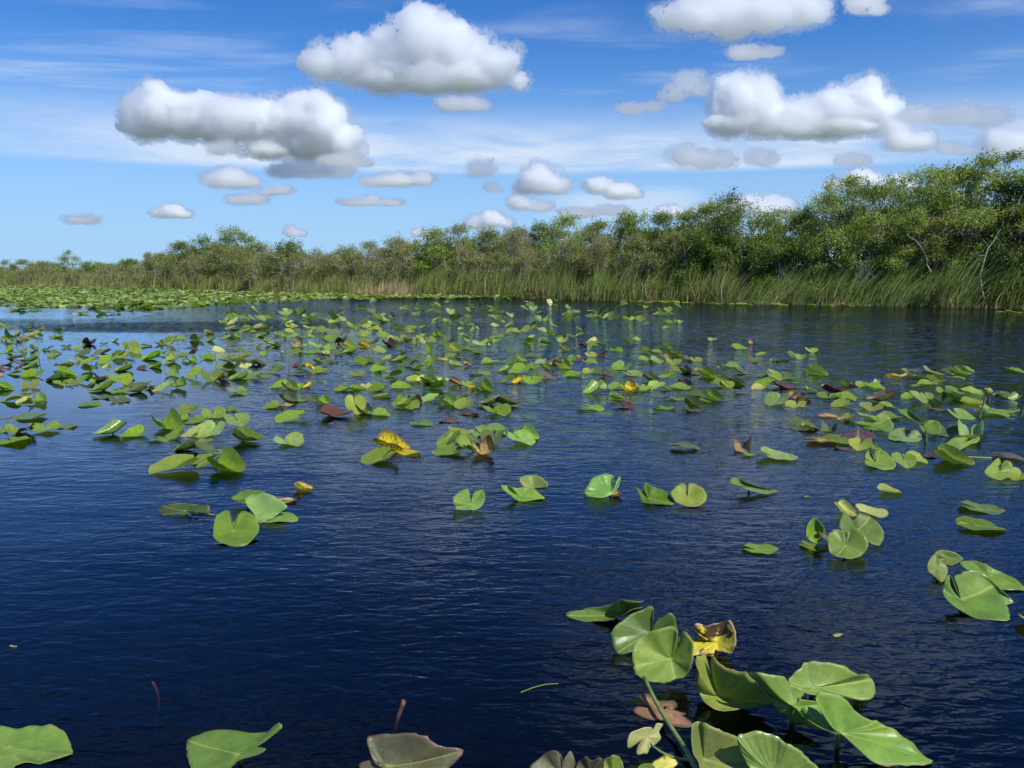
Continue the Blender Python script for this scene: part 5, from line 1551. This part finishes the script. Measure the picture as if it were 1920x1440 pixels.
# the thick stalk that lies from under the brightest leaf to the bottom edge, and the thin bent one
def stalk_thing(label, crop, pts, r, mat=None, cat='stalk', name='leaf_stalk', k=10):
    ox, oy, sc = crop
    P = np.array([at_z(ox + a / sc, oy + b / sc, z / 100) for a, b, z in pts])
    t = np.linspace(0, len(P) - 1, 14)
    Q = np.stack([np.interp(t, range(len(P)), P[:, q]) for q in range(3)], 1)
    Q[1:-1] = (Q[:-2] + 2 * Q[1:-1] + Q[2:]) / 4
    o0 = Q[0].copy()
    o0[2] = 0
    A = Acc()
    A.add(*tube_np(Q - o0, np.linspace(r[0], r[1], 14), k))
    o = link(name, A.mesh(name), mat or M_STALK)
    o.location = o0
    props(o, label, cat)
    return o, Q - o0


stalk_thing('thick green stalk slanting across the near pads to the bottom edge', V6, [(800,650,4),(850,770,3.5),(930,920,3),(1010,1040,2.5),(1100,1180,2),(1160,1290,2),(1220,1420,1)], (.0068, .0085))
stalk_thing('thin bent yellow-green stalk joining the curled dying leaf to the thick stalk', V6, [(815,1090,4),(850,1140,3),(930,1200,2.5),(1030,1235,2),(1130,1250,2)], (.0035, .0045))
stalk_thing('reddish sunken stem rising with a knobbed top at the bottom left', V8, [(570,690,-22),(572,600,-14),(588,500,-11),(597,430,-8),(590,390,-5),(572,358,-3)], (.006, .005), M_ROT, 'sunken stem', 'sunken_stem')
stalk_thing('brown cut stem tip poking up behind the bronze-green leaf', V8, [(1478,545,-9),(1490,500,-5),(1503,462,-2.5),(1515,428,.8)], (.006, .0085), M_ROT, 'sunken stem', 'sunken_stem')
stalk_thing('pale thin stem lying on the water right of the ragged pad', C5, [(1360,1050,.3),(1500,1055,.3),(1640,1060,.3)], (.005, .005), PM['c'], 'stem', 'floating_straw', 6)
stalk_thing('brown stem lying on the water left of the spread of pads at the left edge', C1, [(-10,985,.3),(60,980,.3),(130,965,.3)], (.006, .006), M_ROT, 'stem', 'floating_straw', 6)
stalk_thing('fine pale stem on the water linking the trio of large pads', A_, [(355,493,.5),(400,497,.5),(452,503,.5)], (.004, .004), PM['c'], 'stem', 'floating_straw', 6)
stalk_thing('faint curved straw floating left of the near pads', V6, [(-90,760,.2),(0,725,.2),(90,702,.2),(178,698,.2)], (.0012, .001), PM['c'], 'straw', 'floating_straw', 5)


def up_stalk(label, crop, x, y0, y1, x1=None, r=.008, tip=None, cat='flower stalk', mat=None):
    ox, oy, sc = crop
    b = at_z(ox + x / sc, oy + y1 / sc, 0)
    t = at_d(ox + (x1 if x1 is not None else x) / sc, oy + y0 / sc, b[1])
    root = empty('flower_stalk', b)
    props(root, label, cat)
    P = bez(np.array([0, 0, -.25]), (t - b) * .5 + np.array([.01, 0, -.02]), t - b, 8)
    A = Acc()
    A.add(*tube_np(P, np.linspace(r, r * .7, 8), 7))
    link('stem', A.mesh('stem'), mat or M_STALK, root)
    if tip:
        bm = bmesh.new()
        bmesh.ops.create_icosphere(bm, subdivisions=2, radius=1.0)
        sz = {'bud': .022, 'withered': .034, 'knob': .016, 'pale': .028}[tip]
        for v in bm.verts:
            n = mnoise.noise(v.co * 2.3 + Vector((x, y0, 0))) * (.9 if tip == 'withered' else .25)
            v.co *= sz * (1 + n)
            v.co.z *= 1.15
        me = bpy.data.meshes.new('flower_head')
        bm.to_mesh(me)
        bm.free()
        for p in me.polygons:
            p.use_smooth = tip != 'withered'
        h = link('flower_head', me, {'bud': PM['b'], 'withered': PM['t'], 'knob': PM['t'], 'pale': PM['c']}[tip], root)
        h.location = t - b
        if tip in ('withered', 'pale'):
            for q in range(5):
                a = q * 1.257
                pv = np.array([(0, 0, 0), (.5, -.35, .15), (1.1, 0, .1), (.5, .35, .2)]) * sz * 1.15
                pv = pv @ np.array(Matrix.Rotation(a, 3, 'Z')).T
                p = link('petal', np_mesh('petal', pv, np.array([[0, 1, 2, 3]])), {'withered': PM['t'], 'pale': PM['c']}[tip], h)
                p.location = (0, 0, -.3 * sz)
    return root


US = up_stalk
US('leaning green stalk with an orange withered flower at the right', C5, 1425, 390, 650, 1560, .012, 'withered')
US('dark short stalk standing under the orange withered flower', C5, 1572, 440, 520, 1572, .009)
US('dark leaning stalk at the right edge of the water', C5, 1860, 520, 640, 1930, .01)
US('bare green stalk leaning left above the pad with a maroon leaf', C5, 175, 135, 290, 130, .009)
US('thin dark straight stalk alone in the right open water', C4, 1798, 348, 530, 1785, .007)
US('green stalk with a pale pink knob above the long pad', C4, 805, 580, 725, 780, .009, 'knob')
US('short green stalk with a round yellow bud at the cream leaves', C4, 1663, 790, 870, 1663, .007, 'bud')
US('short thick dark stalk carrying the sweeping long pad', C5, 938, 780, 880, 938, .014)
US('thin stem leaning with a whitish flower over bright pads', C3, 575, 320, 425, 558, .006, 'pale')
US('slim stalk with a knobbed tip left of the tangle', C2, 110, 275, 340, 130, .006, 'knob')
US('straight dark stalk in the tangle of dark horn-like leaves', C2, 232, 345, 480, 232, .009)
US('stalk with a pale knob standing left of the twisted yellow stems', C2, 700, 390, 490, 665, .008, 'knob')
US('dark vertical stalk beside the twisted yellow stems', C2, 1015, 385, 500, 1015, .011)
US('leaning stalk with reddish knob above the spreading clump', C2, 1068, 315, 415, 1110, .007, 'knob')
US('short dark stalk above the dark leaves in the middle', C2, 1160, 180, 265, 1158, .007)
US('white arched flower stalk bent over the water', C2, 560, 385, 415, 620, .006, 'pale')
US('dark curved stem holding the cream and green tangle', C2, 32, 390, 470, 10, .009)
US('pale spike rising from the raised broad pale leaf', C3, 262, 735, 800, 232, .006)
US('dark stem of the purplish underside leaf', C3, 1085, 625, 690, 1080, .008)
US('leaning thin stem right of the knot of small pads', C1, 1630, 265, 345, 1575, .006)

# thin grass blades on the left
for i, (x, y0, y1, x1) in enumerate([(225, 230, 400, 200), (320, 250, 365, 285), (345, 270, 440, 348), (238, 265, 340, 222), (215, 300, 395, 208), (275, 300, 380, 268)]):
    ox, oy, sc = C1
    b = at_z(ox + x / sc, oy + y1 / sc, 0)
    t = at_d(ox + x1 / sc, oy + y0 / sc, b[1])
    P = bez(np.zeros(3) + [0, 0, -.1], (t - b) * .5, t - b, 6)
    w = np.array([.009, .010, .009, .007, .004, .001])[:, None] * np.array([[1, .3, 0]])
    V = np.stack([P - w, P + w + np.array([0, 0.004, 0])], 1).reshape(-1, 3)
    F = np.array([[2 * k, 2 * k + 1, 2 * k + 3, 2 * k + 2] for k in range(5)])
    o = link('grass_blade', np_mesh('grass_blade', V, F, True, np.repeat(np.array([[.22, .30, .06]]), len(V), 0)), M_REED)
    o.location = b
    props(o, 'thin grass blade standing out of the water beside the stack of round pads', 'grass blade', 'thin grass blades at the left')

# small floating bits
def scrap(label, px, py, w, mat, seed, cat='leaf scrap', asp=.5):
    rg = np.random.default_rng(seed)
    c = at_z(px, py, .004)
    s = w / FPX * c[1] / 2
    n = 12
    a = np.arange(n) / n * 2 * PI
    rr = 1 + rg.normal(size=n) * .22
    V = np.stack([np.cos(a) * rr * s, np.sin(a) * rr * s * asp, np.abs(rg.normal(size=n)) * s * .15], 1)
    V = np.concatenate([[[0, 0, .001]], V])
    F = [(0, 1 + i, 1 + (i + 1) % n) for i in range(n)]
    UV = np.concatenate([[[.5, 0]], np.stack([np.arange(n) / n, np.full(n, .6)], 1)])
    o = link('leaf_scrap', faces_mesh('leaf_scrap', V, F, UV), PM[mat])
    o.location = c
    o.rotation_euler = (0, 0, rg.uniform(-.4, .4))
    props(o, label, cat)


scrap('tiny light green arrow-shaped scrap right of the dead yellow leaf', 1571, 1191, 22, 'c', 1)
scrap('tiny pale scrap floating at the left edge of the near water', 25, 1212, 18, 'c', 2, asp=.35)
scrap('tiny green scrap between two leaves in the right middle water', 1512, 931, 14, 'b', 3)
scrap('small pinkish scrap below the trio of large pads', 538, 938, 28, 't', 4, asp=.3)

# fit report
